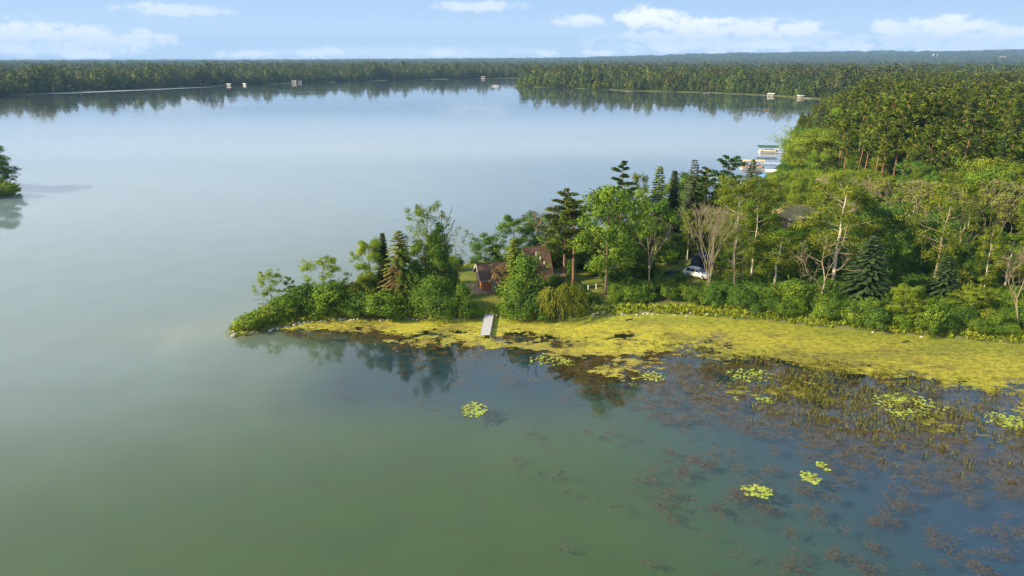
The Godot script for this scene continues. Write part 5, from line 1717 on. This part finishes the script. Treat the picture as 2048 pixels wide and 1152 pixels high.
	for key in rest:
		var xs := []
		var cs := []
		for t in rest[key]:
			var p: Vector2 = t[1]
			var s: float = t[3] / protos[key].h
			xs.append(Transform3D(Basis(Vector3.UP, t[4] * 60.0).scaled(Vector3(s * 1.05, s, s * 1.05)), Vector3(p.x, 1.0 + hill(p.x, p.y), p.y)))
			var k: float = 0.8 + 0.4 * fposmod(p.x * 7.7, 1.0)
			cs.append(Color(k * (0.95 + 0.2 * fposmod(p.y, 1.0)), k, k))
		many("mainland_forest", protos[key].crown, mat.leaf, xs, "crowns of the mainland forest beyond the nearer trees", cs)
		if d_trunk(key):
			many("mainland_forest", protos[key].bark, mat.bark, xs, "trunks of the mainland forest beyond the nearer trees")
	# woods on the far shores and on to the horizon
	var far := [far_tree(1, 16, 11.0, 20, 18, 1.5, false, [Color(0.09, 0.15, 0.026), Color(0.115, 0.175, 0.03), Color(0.07, 0.12, 0.022)]),
		far_tree(2, 21, 8.5, 18, 16, 1.35, false, [Color(0.10, 0.135, 0.028), Color(0.08, 0.11, 0.024)], 0.4),
		far_tree(3, 18, 10.0, 20, 18, 1.4, false, [Color(0.065, 0.11, 0.022), Color(0.055, 0.095, 0.02)]),
		far_tree(4, 14, 9.5, 18, 18, 1.4, false, [Color(0.18, 0.22, 0.032), Color(0.14, 0.18, 0.028)]),
		far_tree(5, 18, 6.0, 22, 12, 1.2, true, [Color(0.05, 0.08, 0.026), Color(0.06, 0.09, 0.028)])]
	var sets := [[], [], [], [], []]
	var tints := [[], [], [], [], []]
	var d := 470.0
	while d < 11500.0:
		var gap := 6.2 if d < 1500.0 else d * 0.0062 - 3.1
		if d < 1500.0: gap = 4.9 + d * 0.0006
		var az := -0.68
		while az < 0.68:
			az += gap / d
			var q := az + r.randf_range(-0.45, 0.45) * gap / d
			var dd := d + r.randf_range(-0.45, 0.45) * gap
			var p := Vector2(sin(q) * dd, -cos(q) * dd)
			if p.x > 0.0 and p.y > -640.0 and p.x < 470.0 and p.x > -p.y * 0.2 and dd < 700.0: continue
			var s := 99.0
			if dd < 2300.0:
				s = shore(p)
				if s < 2.5: continue
				if dd > 750.0 and s > 260.0 and dd < 1400.0 and r.randf() < 0.3: continue
			var v := patchy.get_noise_2d(p.x * 0.25, p.y * 0.25) + r.randf_range(-0.35, 0.35)
			var k := 0 if v < -0.2 else (2 if v < 0.03 else (1 if v < 0.27 else (4 if v < 0.33 else 0)))
			if r.randf() < (0.22 if s > 25.0 else 0.12): k = 3
			var grove := bumps.get_noise_2d(p.x * 0.9, p.y * 0.9)
			var sc := r.randf_range(0.56, 1.0) * (0.5 if s < 6.0 else 1.0) * (1.0 + 0.55 * grove) * (1.2 if k == 1 else 1.0)
			if s < 60.0 and k == 1 and r.randf() < 0.6: sc *= 1.1
			var wide := sc * maxf(1.0, gap / 7.0)
			sets[k].append(Transform3D(Basis(Vector3.UP, r.randf() * TAU).scaled(Vector3(wide, sc, wide)), Vector3(p.x, 0.3 + hill(p.x, p.y) - (0.0 if s < 20.0 else 1.0), p.y)))
			var tn := r.randf_range(0.8, 1.2) * (1.0 + 0.5 * patchy.get_noise_2d(p.x * 0.35 + 700.0, p.y * 0.35))
			tints[k].append(Color(tn * r.randf_range(0.9, 1.25), tn, tn * 0.95))
		d += gap * 0.9
	for k in 5:
		many("far_forest", far[k], mat.leaf, sets[k], ["green broadleaf woods of the far shores", "tall pine woods of the far shores", "dark broadleaf woods of the far shores", "light green trees scattered in the far woods", "pointed spruces in the far woods"][k], tints[k])

func low_of(pts: Array) -> Array:
	var o := []
	for p in pts: o.append(p - Vector3(0, 0.02, 0))
	return o

func d_trunk(key: String) -> bool:
	return protos[key].bark != null and (key.begins_with("red_pine") or key.begins_with("birch") or key.begins_with("dead"))
